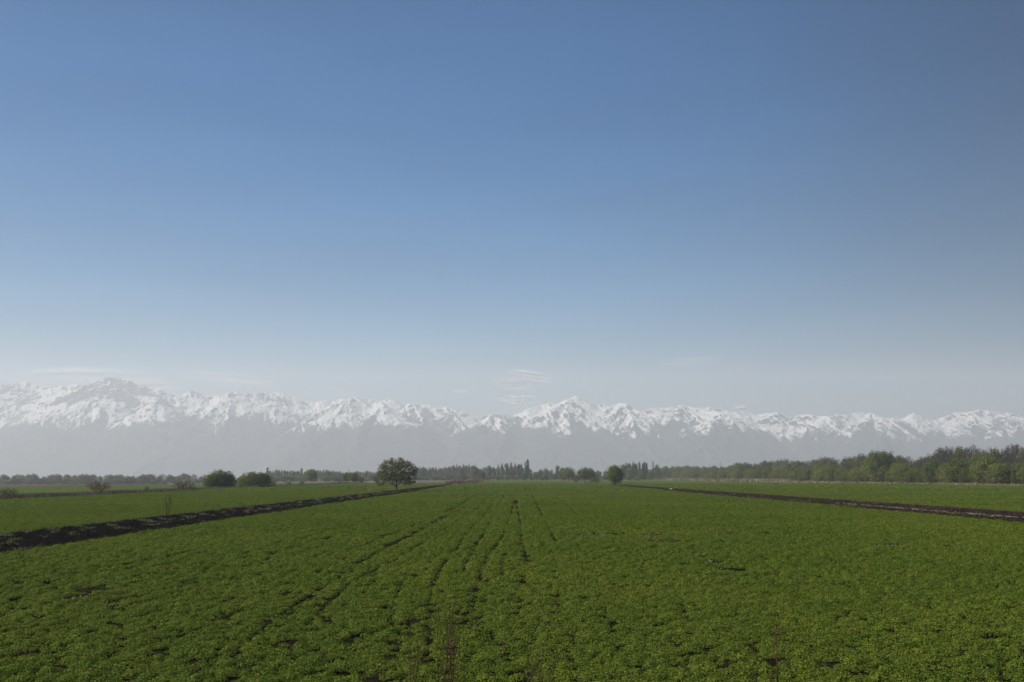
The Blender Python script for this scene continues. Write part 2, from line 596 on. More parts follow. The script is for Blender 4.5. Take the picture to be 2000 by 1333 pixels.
def scatter_object(name, V, scale, rot, var, protos, label, cat):
    me = bpy.data.meshes.new(name)
    me.vertices.add(len(V))
    me.vertices.foreach_set('co', V.astype(np.float32).ravel())
    for nm, typ, arr in (('s', 'FLOAT_VECTOR', scale), ('r', 'FLOAT_VECTOR', rot), ('v', 'INT', var)):
        at = me.attributes.new(nm, typ, 'POINT')
        if typ == 'INT':
            at.data.foreach_set('value', arr.astype(np.int32))
        else:
            at.data.foreach_set('vector', arr.astype(np.float32).ravel())
    ob = link(name, me)
    ng = bpy.data.node_groups.new(name, 'GeometryNodeTree')
    ng.interface.new_socket('Geometry', in_out='INPUT', socket_type='NodeSocketGeometry')
    ng.interface.new_socket('Geometry', in_out='OUTPUT', socket_type='NodeSocketGeometry')
    gi = ng.nodes.new('NodeGroupInput')
    go = ng.nodes.new('NodeGroupOutput')
    jn = ng.nodes.new('GeometryNodeJoinGeometry')

    def attr(nm, typ):
        a = ng.nodes.new('GeometryNodeInputNamedAttribute')
        a.data_type = typ
        a.inputs['Name'].default_value = nm
        return a.outputs['Attribute']
    sa, ra, va = attr('s', 'FLOAT_VECTOR'), attr('r', 'FLOAT_VECTOR'), attr('v', 'INT')
    for k, pr in enumerate(protos):
        oi = ng.nodes.new('GeometryNodeObjectInfo')
        oi.inputs['Object'].default_value = pr
        oi.inputs['As Instance'].default_value = True
        cp = ng.nodes.new('FunctionNodeCompare')
        cp.data_type = 'INT'
        cp.operation = 'EQUAL'
        ins = [i for i in cp.inputs if i.type == 'INT']
        ng.links.new(va, ins[0])
        ins[1].default_value = k
        ip = ng.nodes.new('GeometryNodeInstanceOnPoints')
        ng.links.new(gi.outputs[0], ip.inputs['Points'])
        ng.links.new(cp.outputs[0], ip.inputs['Selection'])
        ng.links.new(oi.outputs['Geometry'], ip.inputs['Instance'])
        e2r = ng.nodes.new('FunctionNodeEulerToRotation')
        ng.links.new(ra, e2r.inputs[0])
        ng.links.new(e2r.outputs[0], ip.inputs['Rotation'])
        ng.links.new(sa, ip.inputs['Scale'])
        ng.links.new(ip.outputs[0], jn.inputs[0])
    ng.links.new(jn.outputs[0], go.inputs[0])
    md = ob.modifiers.new('scatter', 'NODES')
    md.node_group = ng
    tag(ob, label, cat, kind='stuff')
    return ob


protos = []
for k in range(4):
    pm = plant_mesh(40 + k, 64, 0.17, 0.20, 0.027, M_crop)
    protos.append(bpy.data.objects.new('alfalfa_plant', pm))      # unlinked sources of the crop mass
for k in range(2):
    pm = plant_mesh(60 + k, 90, 0.34, 0.24, 0.06, M_crop)
    protos.append(bpy.data.objects.new('alfalfa_patch', pm))

rs = np.random.RandomState(3)
PV, PS, PR, PK = [], [], [], []
for (y0, y1, dens, sc, vs) in ((19, 42, 40, 0.9, (0, 4)), (42, 75, 28, 1.1, (0, 4)), (75, 150, 16, 0.78, (4, 6)), (150, 320, 6.0, 1.25, (4, 6)), (320, 640, 1.2, 2.6, (4, 6))):
    half = (1000 / FC) * 1.12 * y1 + 6
    n = int(dens * 2 * half * (y1 - y0))
    x = rs.uniform(-half, half, n)
    y = rs.uniform(y0, y1, n)
    ok = in_view(x, y)
    for a, b in ((-101, -38.4), (-29.5, 49.2), (61.9, 231)):
        pass
    edge = 0.25 * perlin(y * 0.5, y * 0 + 3.3, 9)
    inside = ((x > -100.5) & (x < -38.5 + edge)) | ((x > -29.4 + edge) & (x < 49.1 + edge)) | ((x > 62.0 + edge) & (x < 231))
    ok &= inside
    x, y = x[ok], y[ok]
    P = np.stack([x, y], 1)
    keep = crop_keep(P, rs)
    # clumping of the canopy: small wavelengths make dark gaps, larger ones make thin areas
    fb = {19: 1.3, 42: 1.1, 75: 0.75, 150: 0.42, 320: 0.24}[y0]
    cl = perlin(x * 1.15 * fb, y * 0.9 * fb, 51) + 0.5 * perlin(x * 2.7 * fb, y * 2.0 * fb, 52)
    band = perlin(x * 0.10, y * 0.035, 53)
    xr = x + 0.9 * perlin(x * 0.02, y * 0.02, 54)
    rows = np.sin(xr * 2 * pi / 1.55) * sstep(-0.5, 0.3, perlin(x * 0.06, y * 0.02, 55)) * sstep(300, 120, y)
    th = -0.36 + 0.22 * band + 0.20 * rows
    keep = keep * sstep(th - 0.12, th + 0.08, cl)
    sel = rs.rand(len(x)) < keep
    x, y, cl, band = x[sel], y[sel], cl[sel], band[sel]
    lump = perlin(x * 2.4 * fb + 9, y * 1.8 * fb, 57) + 0.6 * perlin(x * 5.1 * fb, y * 3.6 * fb, 58)
    s = sc * (0.7 + 0.5 * rs.rand(len(x))) * (1.0 + 0.28 * np.clip(cl, -1, 1))
    hz = s * np.clip(0.95 + 0.30 * np.clip(cl, -1, 1) + 0.12 * band + 0.42 * lump, 0.25, 1.8)
    hz = np.where(y > 150, hz * 0.9, hz)
    PV.append(np.stack([x, y, G(x, y) + 0.005], 1))
    PS.append(np.stack([s, s, hz * 0.78], 1))
    PR.append(np.stack([rs.randn(len(x)) * 0.12, rs.randn(len(x)) * 0.12, rs.rand(len(x)) * 6.28], 1))
    PK.append(rs.randint(vs[0], vs[1], len(x)))
PV, PS, PR, PK = (np.concatenate(a) for a in (PV, PS, PR, PK))
print('crop plants', len(PV))
scatter_object('alfalfa_crop', PV, PS, PR, PK, protos, 'low green crop covering the wide flat fields', 'crop')


# ------------------------------------------------------------------ the two verges between the fields
def blades(C, h, w, rs, mat, name, lean=0.35, kind_n=2):
    """thin upright blades (triangles) rooted at C"""
    n = len(C)
    a = rs.rand(n) * 2 * pi
    T = np.stack([np.cos(a), np.sin(a), 0 * a], 1) * (w if np.ndim(w) == 0 else np.asarray(w)[:, None]) * 0.5
    hh = np.asarray(h) * (0.5 + 0.7 * rs.rand(n))
    L = rs.randn(n, 3) * lean
    L[:, 2] = 1
    top = C + L * hh[:, None]
    V = np.stack([C - T, C + T, top], 1).reshape(-1, 3)
    return np_mesh(name, V, [np.arange(3 * n).reshape(-1, 3)], [mat])


def strip(name, x0, x1, y0, y1, zf, mat, nx=80, ny=1500):
    ys = geom(y0, y1, ny)
    xs = np.linspace(x0, x1, nx)
    X, Y = np.meshgrid(xs, ys)
    t = (X - x0) / (x1 - x0)
    ragged = 0.35 * fbm(Y * 0.35, X * 0 + x0, 4, 3)
    Xr = X + ragged * (np.abs(t - 0.5) * 2) ** 3
    Z = G(X, Y) + zf(X, Y, t)
    V = np.stack([Xr, Y, Z], -1).reshape(-1, 3)
    i = (np.arange(ny - 1)[:, None] * nx + np.arange(nx - 1)[None]).ravel()
    return np_mesh(name, V, [np.stack([i, i + 1, i + 1 + nx, i + nx], 1)], [mat], True)


def zf_left(X, Y, t):
    edge = np.sin(np.clip(t, 0, 1) * pi) ** 0.5
    n = fbm(X * 0.9, Y * 0.6, 5, 12, 0.6)
    return 0.03 + edge * (0.10 + 0.13 * n) + 0.20 * np.exp(-((t - 0.10) / 0.07) ** 2) * (0.7 + 0.6 * perlin(Y * 0.3, X * 0, 8))


def zf_right(X, Y, t):
    edge = np.sin(np.clip(t, 0, 1) * pi) ** 0.5
    n = fbm(X * 0.9, Y * 0.6, 5, 22, 0.6)
    return 0.03 + edge * (0.10 + 0.12 * n) - 0.05 * np.exp(-((t - 0.25) / 0.12) ** 2) + 0.15 * np.exp(-((t - 0.75) / 0.15) ** 2)


tag(link('charred_verge', strip('charred_verge', -38.7, -29.2, 38, 520, zf_left, M_char)), kind='structure')
tag(link('brown_verge', strip('brown_verge', 49.0, 62.1, 70, 560, zf_right, M_soil)), kind='structure')


def path_mesh():
    ys = geom(84, 170, 500)
    xc = 54.6 + 0.25 * fbm(ys * 0.05, ys * 0, 3, 4)
    w = 0.24 + 0.14 * perlin(ys * 0.25, ys * 0 + 2, 6)
    w = np.maximum(w, 0.08) * (1 - 0.6 * sstep(120, 170, ys))
    n = len(ys)
    t = np.linspace(-1, 1, 9)
    X = xc[:, None] + w[:, None] * t[None] + 0.05 * fbm(ys[:, None] * 1.4 + t[None] * 2, t[None] * 3 + 0 * ys[:, None], 3, 9)
    Y = np.repeat(ys[:, None], 9, 1)
    tt = (X - 49.0) / 13.1
    Z = G(X, Y) + zf_right(X, Y, tt) + 0.05 - 0.05 * t[None] ** 2
    V = np.stack([X, Y, Z], -1).reshape(-1, 3)
    i = (np.arange(n - 1)[:, None] * 9 + np.arange(8)[None]).ravel()
    return np_mesh('path', V, [np.stack([i, i + 1, i + 10, i + 9], 1)], [M_path], True)


tag(link('path', path_mesh()), kind='structure')


def verge_blades(name, x0, x1, y0, y1, n, h, w, mat, label, zf, seed, dens=None, xprof=None, lean=0.4):
    rs = np.random.RandomState(seed)
    y = np.exp(rs.uniform(np.log(y0), np.log(y1), n))
    t = rs.rand(n) if xprof is None else xprof(rs, n)
    x = x0 + (x1 - x0) * t
    if dens is not None:
        k = dens(x, y, t)
        s = rs.rand(n) < k
        x, y, t = x[s], y[s], t[s]
    z = G(x, y) + (zf(x, y, t) if zf is not None else 0) - 0.02
    C = np.stack([x, y, z], 1)
    return tag(link(name, blades(C, h, w * (y / 100) ** 0.8, rs, mat, name, lean)), label, 'grass', kind='stuff')


def clumpy(sx, sy, th, seed):
    return lambda x, y, t: sstep(th - 0.1, th + 0.15, perlin(x * sx, y * sy, seed))


verge_blades('yellow_grass_tufts', -38.2, -30, 42, 330, 110000, 0.20, 0.05, M_tuft,
             'small yellow green grass tufts dotting the black verge', zf_left, 5, lambda x, y, t: sstep(0.3, 0.55, perlin(x * 0.9, y * 0.45, 14) + 0.55 * sstep(74, 52, y) - 0.4 * (t > 0.75)))
verge_blades('burnt_stubble', -38.7, -29.3, 42, 500, 60000, 0.22, 0.04, M_stub,
             'burnt black stubble along the verge by the left field', zf_left, 6,
             lambda x, y, t: 0.25 + 0.75 * (t < 0.2) * (perlin(y * 0.4, x * 0.4, 3) > -0.3))
verge_blades('dead_grass', -30.2, -29.0, 42, 420, 9000, 0.10, 0.04, M_weed,
             'thin dead grass edging the charred verge', zf_left, 16, clumpy(0.5, 0.2, 0.0, 15))
verge_blades('brown_stubble', 49.2, 62.0, 75, 540, 90000, 0.26, 0.05, M_brownstub,
             'reddish brown stubble on the verge beside the right field', zf_right, 7,
             lambda x, y, t: np.where(np.abs(x - 54.6) < 0.8, 0.0, 0.2 + 0.8 * (t > 0.42)))
verge_blades('olive_grass', 49.2, 62.0, 75, 400, 40000, 0.2, 0.05, M_tuft,
             'olive grass growing through the brown verge', zf_right, 8,
             lambda x, y, t: np.where(np.abs(x - 54.6) < 0.7, 0.0, 1.0) * clumpy(0.4, 0.12, 0.3, 19)(x, y, t))

_rs = np.random.RandomState(91)
_P = []
for (bx, by, ba, bb) in bare_world:
    n_ = int(90 * ba * bb * 3)
    _P.append(np.stack([bx + ba * 1.1 * _rs.uniform(-1, 1, n_), by + bb * 1.2 * _rs.uniform(-1, 1, n_)], 1))
_P = np.concatenate(_P)
_k = perlin(_P[:, 0] * 0.8, _P[:, 1] * 0.8, 92) > -0.05
_P = _P[_k]
_C = np.stack([_P[:, 0], _P[:, 1], G(_P[:, 0], _P[:, 1])], 1)
tag(link('thin_dry_grass', blades(_C, 0.09, 0.05, _rs, M_tuft, 'thin_dry_grass', 0.9)), 'pale dry grass in the thin patches of the crop', 'grass', kind='stuff')

# weeds along the far edge of the left field, reeds along the wood
verge_blades('dry_weeds', -107.5, -100.3, 150, 700, 90000, 1.0, 0.055, M_weed,
             'brown and purplish dry weeds along the far edge of the left field', None, 9,
             lambda x, y, t: 0.35 + 0.65 * sstep(-0.3, 0.3, perlin(x * 0.12, y * 0.05, 33)), lean=0.25)
verge_blades('dry_weeds', -175, -108, 480, 930, 30000, 0.9, 0.06, M_weed,
             'hazy dry weeds crossing the meadow behind the left field', None, 19,
             lambda x, y, t: sstep(1.2, 0.4, np.abs(x + 108 + (y - 560) * 0.12) / 6), lean=0.25)
verge_blades('dry_reeds', 226, 238, 380, 1500, 60000, 1.5, 0.10, M_reed,
             'low pale dry grass at the foot of the wood', None, 10,
             lambda x, y, t: 0.25 + 0.75 * sstep(-0.2, 0.3, perlin(y * 0.02, x * 0.1, 35)), lean=0.2)
verge_blades('tan_reeds', 205, 236, 760, 1430, 60000, 3.0, 0.10, M_reed,
             'tall tan reeds between the right field and the wood', None, 11,
             lambda x, y, t: sstep(0.15, 0.5, t) * sstep(-0.35, 0.05, perlin(y * 0.006 + 4.2, x * 0.02, 36)), lean=0.18)
rs = np.random.RandomState(77)
n = 26000
y = rs.uniform(1400, 1470, n)
x = xat(rs.uniform(840, 1330, n), y)
k = rs.rand(n) < 0.3 + 0.7 * sstep(-0.1, 0.3, perlin(x * 0.02, y * 0.02, 38))
x, y = x[k], y[k]
tag(link('field_edge_grass', blades(np.stack([x, y, G(x, y)], 1), 1.6, 0.16, rs, M_reed, 'field_edge_grass', 0.2)),
    'pinkish dry grass along the far end of the central field', 'grass', kind='stuff')


# ------------------------------------------------------------------ trees
def grow(att, trunk, step, infl, kill, iters=80, up=0.15, rs=None):
    nodes = [np.array(p, float) for p in trunk[0]]
    par = [-1] + list(range(len(nodes) - 1))
    for extra in trunk[1:]:
        base = extra[0]
        j = len(nodes)
        for q in extra[1]:
            nodes.append(np.array(q, float))
            par.append(base)
            base = len(nodes) - 1
    N = np.array(nodes)
    D = np.full(len(att), 1e9)
    I = np.zeros(len(att), int)
    d = np.linalg.norm(att[:, None] - N[None], axis=2)
    I = d.argmin(1)
    D = d.min(1)
    alive = np.ones(len(att), bool)
    P = list(par)
    seen = set()
    for it in range(iters):
        act = alive & (D < infl)
        if not act.any():
            break
        v = att[act] - N[I[act]]
        v /= np.linalg.norm(v, axis=1, keepdims=True) + 1e-9
        acc = np.zeros_like(N)
        np.add.at(acc, I[act], v)
        idx = np.unique(I[act])
        dirn = acc[idx]
        dirn /= np.linalg.norm(dirn, axis=1, keepdims=True) + 1e-9
        dirn += rs.randn(len(idx), 3) * 0.18
        dirn[:, 2] += up
        dirn /= np.linalg.norm(dirn, axis=1, keepdims=True) + 1e-9
        new = N[idx] + dirn * step
        base = len(N)
        N = np.concatenate([N, new])
        P += list(idx)
        d = np.linalg.norm(att[:, None] - new[None], axis=2)
        m = d.min(1)
        better = m < D
        I[better] = base + d.argmin(1)[better]
        D = np.minimum(D, m)
        alive &= D > kill
    return N, np.array(P)


def radii(N, P, tip=0.012, ex=2.4):
    r = np.zeros(len(N))
    acc = np.zeros(len(N))
    kids = np.zeros(len(N), int)
    for i in range(len(N) - 1, 0, -1):
        r[i] = tip if kids[i] == 0 else acc[i] ** (1 / ex)
        acc[P[i]] += r[i] ** ex
        kids[P[i]] += 1
    r[0] = acc[0] ** (1 / ex)
    return r, kids


def tubes(N, P, r, k=5, minr=0.0):
    idx = np.where((P >= 0) & (r >= minr))[0]
    A = N[P[idx]]
    B = N[idx]
    d = B - A
    L = np.linalg.norm(d, axis=1, keepdims=True) + 1e-9
    d = d / L
    ref = np.where(np.abs(d[:, 2:3]) > 0.9, np.array([[1.0, 0, 0]]), np.array([[0, 0, 1.0]]))
    U = np.cross(d, ref)
    U /= np.linalg.norm(U, axis=1, keepdims=True)
    W = np.cross(d, U)
    ra = np.minimum(r[P[idx]], r[idx] * 1.35)[:, None]
    rb = r[idx][:, None]
    V = []
    for j in range(k):
        a = 2 * pi * j / k
        V.append(A - d * ra * 0.3 + (U * cos(a) + W * sin(a)) * ra)
    for j in range(k):
        a = 2 * pi * j / k
        V.append(B + (U * cos(a) + W * sin(a)) * rb)
    V = np.stack(V, 1).reshape(-1, 3)
    b = np.arange(len(idx))[:, None] * 2 * k
    Fs = [np.concatenate([b + j, b + (j + 1) % k, b + k + (j + 1) % k, b + k + j], 1) for j in range(k)]
    return V, np.concatenate(Fs)


def crown_points(rs, n, blobs):
    out = []
    vol = np.array([b[3] * b[4] * b[5] for b in blobs])
    cnt = (n * vol / vol.sum()).astype(int) + 3
    for (x, y, z, a, b, c), m in zip(blobs, cnt):
        v = rs.randn(m, 3)
        v /= np.linalg.norm(v, axis=1, keepdims=True)
        rr = rs.rand(m) ** (1 / 2.2)
        out.append(np.array([x, y, z]) + v * rr[:, None] * np.array([a, b, c]))
    return np.concatenate(out)


def lumpy(rs, cx, cy, cz, a, b, c, k, size):
    """an envelope ellipsoid made of k smaller lumps on its surface plus a core"""
    bl = [(cx, cy, cz, a * 0.66, b * 0.66, c * 0.68)]
    for i in range(k):
        th = 2 * pi * (i * 0.618)
        ph = math.acos(1 - 1.7 * (i + 0.5) / k)
        s = size * rs.uniform(0.75, 1.2)
        bl.append((cx + (a - s * 0.8) * sin(ph) * cos(th), cy + (b - s * 0.8) * sin(ph) * sin(th), cz + (c - s * 0.8) * cos(ph), s, s, s * 0.9))
    return bl


PROTO = {}


def make_proto(key, seed, h, blobs, trunks, natt, step, infl, kill, leafn, leafs, lmat, bmat=None, spread=0.5,
               twigs=0, twl=0.8, tip=0.015, up=0.12, leafmax=0.05, iters=90, k=4, outward=0.9, leaf_top=0.0, twmat=None, tww=0.03, zmin=0.25, fill=0):
    rs = np.random.RandomState(seed)
    blobs = blobs(rs) if callable(blobs) else blobs
    att = crown_points(rs, natt, blobs)
    att = att[att[:, 2] > zmin]
    N, P = grow(att, trunks(rs) if callable(trunks) else trunks, step, infl, kill, iters, up, rs)
    r, kids = radii(N, P, tip)
    V, Fq = tubes(N, P, r, k)
    c0 = att.mean(0)
    tips = np.where((r < leafmax) & (N[:, 2] > 0.15 * h * (leafn > 0) * 0))[0]
    faces = [Fq]
    mats = [bmat or M_bark]
    mi = [np.zeros(len(Fq), int)]
    if twigs:
        base = np.repeat(N[tips], twigs, 0)
        n = len(base)
        out = base - np.array([c0[0], c0[1], c0[2] * 0.5])
        out /= np.linalg.norm(out, axis=1, keepdims=True) + 1e-9
        dr = out * 0.8 + rs.randn(n, 3) * 0.55
        dr[:, 2] += 0.35
        dr /= np.linalg.norm(dr, axis=1, keepdims=True)
        L = twl * (0.4 + 0.8 * rs.rand(n))[:, None]
        s = np.cross(dr, rs.randn(n, 3))
        s /= np.linalg.norm(s, axis=1, keepdims=True) + 1e-9
        b0 = base + rs.randn(n, 3) * step * 0.2
        tv = np.stack([b0 - s * tww / 2, b0 + s * tww / 2, b0 + dr * L], 1).reshape(-1, 3)
        faces.append(np.arange(3 * n).reshape(-1, 3) + len(V))
        V = np.concatenate([V, tv])
        mats.append(twmat or M_twig)
        mi.append(np.ones(n, int))
    wood = np_mesh(key + '_trunk', V, faces, mats, False, np.concatenate(mi))
    crown = None
    if leafn:
        base = np.repeat(N[tips], leafn, 0)
        if fill:
            base = np.concatenate([base, np.repeat(att, fill, 0)])
        n = len(base)
        C = base + rs.randn(n, 3) * spread * np.array([1, 1, 0.8])
        if leaf_top:
            zz = C[:, 2] / h
            keep = rs.rand(n) < np.clip((1 - leaf_top) + leaf_top * zz * 1.3, 0, 1)
            C = C[keep]
        C = C[C[:, 2] > 0.05]
        out = (C - np.array([c0[0], c0[1], c0[2] * 0.8])) / np.array([1, 1, 1.0])
        out /= np.linalg.norm(out, axis=1, keepdims=True) + 1e-9
        Nn = out * outward + rs.randn(len(C), 3) * 0.7
        crown = leaf_faces(C, Nn, leafs, rs, lmat, key + '_crown', 0.7)
    hh = max(V[:, 2].max(), 0.1)
    PROTO[key] = (wood, crown, h)
    return N, P, r


def trunk1(h0, lean=(0, 0), n=5, wob=0.05):
    def f(rs):
        pts = [(lean[0] * t * h0 + rs.randn() * wob * (t > 0), lean[1] * t * h0 + rs.randn() * wob * (t > 0), t * h0) for t in np.linspace(0, 1, n)]
        pts[0] = (0, 0, -0.1)
        return [pts]
    return f


def multistem(nst, spread_, h0):
    def f(rs):
        first = [(0, 0, -0.1), (0, 0, 0.15)]
        out = [first]
        for i in range(nst):
            a = 2 * pi * (i + rs.rand() * 0.6) / nst
            q = [(cos(a) * spread_ * t, sin(a) * spread_ * t, 0.2 + h0 * t) for t in (0.33, 0.66, 1.0)]
            out.append((1, q))
        return out
    return f


# the lone elm
def elm_blobs(rs):
    b = lumpy(rs, 0.0, 0, 5.9, 6.0, 5.4, 5.3, 40, 1.3)
    b += [(-5.0, 0, 3.6, 1.7, 1.7, 1.9), (4.6, 0.4, 6.6, 1.6, 1.6, 1.3), (5.4, 0, 7.3, 0.9, 0.9, 0.8), (3.9, -0.5, 3.3, 1.6, 1.6, 1.3), (-4.2, 0.5, 2.6, 1.4, 1.4, 0.9), (-2.5, 0, 9.2, 1.5, 1.4, 1.2)]
    return b


def elm_trunk(rs):
    first = [(0, 0, -0.1), (0.02, 0, 0.4), (0.0, 0, 0.9), (-0.03, 0, 1.15)]
    out = [first]
    for a, s, hh in ((pi * 0.93, 2.3, 3.4), (pi * 0.6, 0.8, 4.2), (pi * 0.1, 1.9, 3.3), (pi * 1.4, 1.1, 4.0), (pi * 0.35, 0.3, 4.6), (pi * 1.75, 2.1, 2.7), (pi * 1.1, 2.6, 1.9)):
        out.append((3, [(cos(a) * s * t ** 1.3, sin(a) * s * t ** 1.3 * 0.9, 1.3 + hh * t) for t in (0.2, 0.4, 0.6, 0.8, 1.0)]))
    return out


make_proto('elm', 11, 11.4, elm_blobs, elm_trunk, 3200, 0.30, 1.9, 0.42, 11, 0.10, M_elm, spread=0.26, twigs=4, twl=0.7, tip=0.013,
           up=0.03, leafmax=0.022, iters=120, k=5, outward=0.5, leaf_top=0.55, tww=0.022)
# round green trees
for i in range(2):
    make_proto('round%d' % i, 20 + i, 10, lambda rs: lumpy(rs, 0, 0, 5.4, 4.3, 4.0, 4.6, 16, 1.5), trunk1(1.5), 700, 0.5, 2.6, 0.8, 9, 0.20, M_green,
               spread=0.5, twigs=2, tip=0.02, leafmax=0.06, fill=3)
# multi-stemmed bushes leafing to the ground
for i, (mt) in enumerate((M_yellow, M_yellow, M_green, M_dark)):
    make_proto('bush%d' % i, 30 + i, 8, lambda rs: lumpy(rs, 0, 0, 3.7, 4.4, 4.0, 4.2, 20, 1.15) + [(rs.uniform(-3, 3), rs.uniform(-2, 2), rs.uniform(5.5, 7.2), 0.8, 0.8, 1.1) for _ in range(7)],
               multistem(7, 1.6, 1.8), 760, 0.45, 2.4, 0.7, 11, 0.16, mt, spread=0.40, twigs=2, tip=0.016, leafmax=0.06, up=0.2, fill=3)
# upright poplars with ascending limbs
for i in range(3):
    mt = (M_grey, M_rose, M_grey)[i]
    make_proto('upright%d' % i, 50 + i, 22, lambda rs: [(rs.uniform(-2.6, 2.6), rs.uniform(-2.4, 2.4), rs.uniform(3.5, 18.5), 1.5, 1.5, 2.7) for _ in range(20)] + [(0, 0, 19.5, 1.2, 1.2, 2.4), (0, 0, 10, 2.2, 2.2, 8)],
               trunk1(2.5, n=5), 680, 0.8, 4.0, 1.1, 8, 0.30, mt, M_bark_pale, spread=0.6, twigs=2, twl=1.4, tip=0.03, leafmax=0.09, up=0.5, tww=0.06, fill=5)
# broad tall trees, thinly leafed
for i in range(3):
    mt = (M_green, M_grey, M_bud)[i]
    make_proto('broad%d' % i, 60 + i, 18, lambda rs: lumpy(rs, 0, 0, 9.6, 6.2, 6.0, 8.3, 20, 2.2), trunk1(2.2, n=5), 900, 0.75, 4.0, 1.15, 8, 0.27, mt,
               spread=0.65, twigs=3, twl=1.5, tip=0.028, leafmax=0.09, tww=0.05, fill=3)
# bare trees: limbs and a haze of twigs
for i in range(3):
    make_proto('bare%d' % i, 70 + i, 19, lambda rs: lumpy(rs, 0, 0, 11.0, 6.6, 6.3, 7.6, 20, 2.0), trunk1(3.0, n=5), 1100, 0.65, 4.0, 0.95, 1 + i, 0.20, M_bud,
               spread=0.6, twigs=9, twl=1.7, tip=0.03, leafmax=0.1, tww=0.045)
# columnar poplar
for i in range(2):
    make_proto('column%d' % i, 80 + i, 20, lambda rs: [(rs.uniform(-.5, .5), rs.uniform(-.5, .5), z, 1.25 * sin(pi * min(max((z - 0.0) / 21, 0.05), 0.97)) ** 0.6 + 0.15, 1.2, 2.0) for z in np.linspace(3, 18.6, 12)],
               trunk1(3, n=5), 420, 0.6, 3.0, 0.9, 13, 0.24, (M_dark, M_green)[i], spread=0.35, twigs=2, tip=0.025, leafmax=0.09, up=0.9, fill=9)
# bare and coloured shrubs
make_proto('bareshrub0', 90, 4, lambda rs: lumpy(rs, 0, 0, 1.9, 2.7, 2.6, 2.0, 12, 0.8), multistem(9, 0.9, 0.9), 520, 0.28, 1.6, 0.42, 2, 0.06, M_bud,
           spread=0.2, twigs=7, twl=0.75, tip=0.012, leafmax=0.05, tww=0.025)
make_proto('orangeshrub', 91, 4.4, lambda rs: lumpy(rs, 0, 0, 2.4, 2.9, 2.7, 2.1, 14, 0.8), multistem(8, 0.9, 1.1), 620, 0.28, 1.6, 0.42, 7, 0.065, M_orange,
           spread=0.22, twigs=5, twl=0.7, tip=0.012, leafmax=0.045, tww=0.025)
make_proto('redshrub', 92, 2.4, lambda rs: lumpy(rs, 0, 0, 1.1, 2.6, 2.4, 1.2, 10, 0.6), multistem(10, 1.0, 0.5), 380, 0.28, 1.6, 0.4, 3, 0.07, M_red,
           spread=0.2, twigs=9, twl=0.8, tip=0.012, leafmax=0.06, twmat=M_red, tww=0.04)
# small leafy shrub
make_proto('shrub', 93, 3, lambda rs: lumpy(rs, 0, 0, 1.5, 1.6, 1.5, 1.4, 10, 0.55), multistem(6, 0.6, 0.7), 330, 0.25, 1.4, 0.38, 9, 0.08, M_green,
           spread=0.2, twigs=3, twl=0.5, tip=0.01, leafmax=0.04)


TREE_N = 0


def tree(key, name, x, y, h, w=1.0, label='', cat='tree', group=None, rz=None, crown_mat=None, part=('trunk', 'crown')):
    """one tree: an Empty with its trunk and crown; meshes are shared between copies of a kind"""
    global TREE_N
    TREE_N += 1
    wood, crown, h0 = PROTO[key]
    e = bpy.data.objects.new(name, None)
    e.empty_display_size = 0.5
    COL.objects.link(e)
    e.location = (x, y, float(G(x, y)) - 0.05)
    if rz is None:
        rz = (TREE_N * 2.399) % (2 * pi)
    e.rotation_euler = (0, 0, rz)
    s = h / h0
    e.scale = (s * w, s * w, s)
    tag(e, label, cat, group)
    t = bpy.data.objects.new(part[0], wood)
    COL.objects.link(t)
    t.parent = e
    if crown:
        c = bpy.data.objects.new(part[1], crown)
        COL.objects.link(c)
        c.parent = e
    return e


def tree_px(key, name, px, Y, top, w=1.0, label='', cat='tree', group=None, rz=None):
    """a tree whose top shows at photo row top, standing at distance Y"""
    x = xat(px, Y)
    z0 = float(G(x, Y))
    h = ytan(top) * Y + CAMZ - z0
    return tree(key, name, x, Y, h, w, label, cat, group, rz)


ORD = ('first second third fourth fifth sixth seventh eighth ninth tenth eleventh twelfth thirteenth fourteenth fifteenth sixteenth seventeenth '
       'eighteenth nineteenth twentieth').split()

# single trees and bushes that stand apart
tree_px('elm', 'elm_tree', 775, 312, 890.5, 1.12, 'large lone spreading tree with low fork standing on the black verge', 'tree', rz=0.0)
tree_px('bush2', 'bush', 430, 378, 917, 1.25, 'large dome shaped dark green bush at the far edge of the left field', 'bush', rz=1.0)
tree_px('bush3', 'bush', 447, 381, 924, 1.15, 'darker half of the large bush clump behind the left field', 'bush', rz=2.0)
tree_px('bush0', 'bush', 490, 405, 920, 1.1, 'wide yellow green bush beside the large dome shaped bush', 'bush', rz=0.4)
tree_px('bush3', 'bush', 512, 402, 921.5, 1.15, 'dark bush at the shaded end of the twin bushes', 'bush', rz=4)
tree_px('bush0', 'bush', 412, 376, 926, 1.1, 'yellow green bush at the sunny side of the dome shaped bush', 'bush', rz=3)
tree_px('bush1', 'bush', 474, 408, 928, 1.0, 'low yellow green bush between the two large bush clumps', 'bush', rz=5)
tree_px('shrub', 'bush', 530, 408, 936, 1.3, 'small green bush just beside the dark twin bush', 'bush')
tree_px('orangeshrub', 'orange_shrub', 195, 262, 939.5, 1.4, 'round orange tinted shrub in the dry weeds', 'shrub')
tree_px('bareshrub0', 'bare_shrub', 19, 206, 951, 1.3, 'low brown bare shrub at the near end of the dry weeds', 'shrub')
tree_px('bareshrub0', 'bare_shrub', 361, 322, 938, 1.7, 'grey leafless shrub beside the large dome shaped bush', 'shrub')
tree_px('shrub', 'shrub', 288, 290, 947, 0.7, 'tiny sparse shrub between the orange shrub and the grey leafless one', 'shrub')
tree_px('bareshrub0', 'bare_shrub', 118, 380, 953, 1.3, 'low dark shrub out on the green strip behind the dry weeds', 'shrub')
tree_px('shrub', 'shrub', 565, 470, 938.5, 1.0, 'small dark rounded shrub behind the left field', 'shrub')
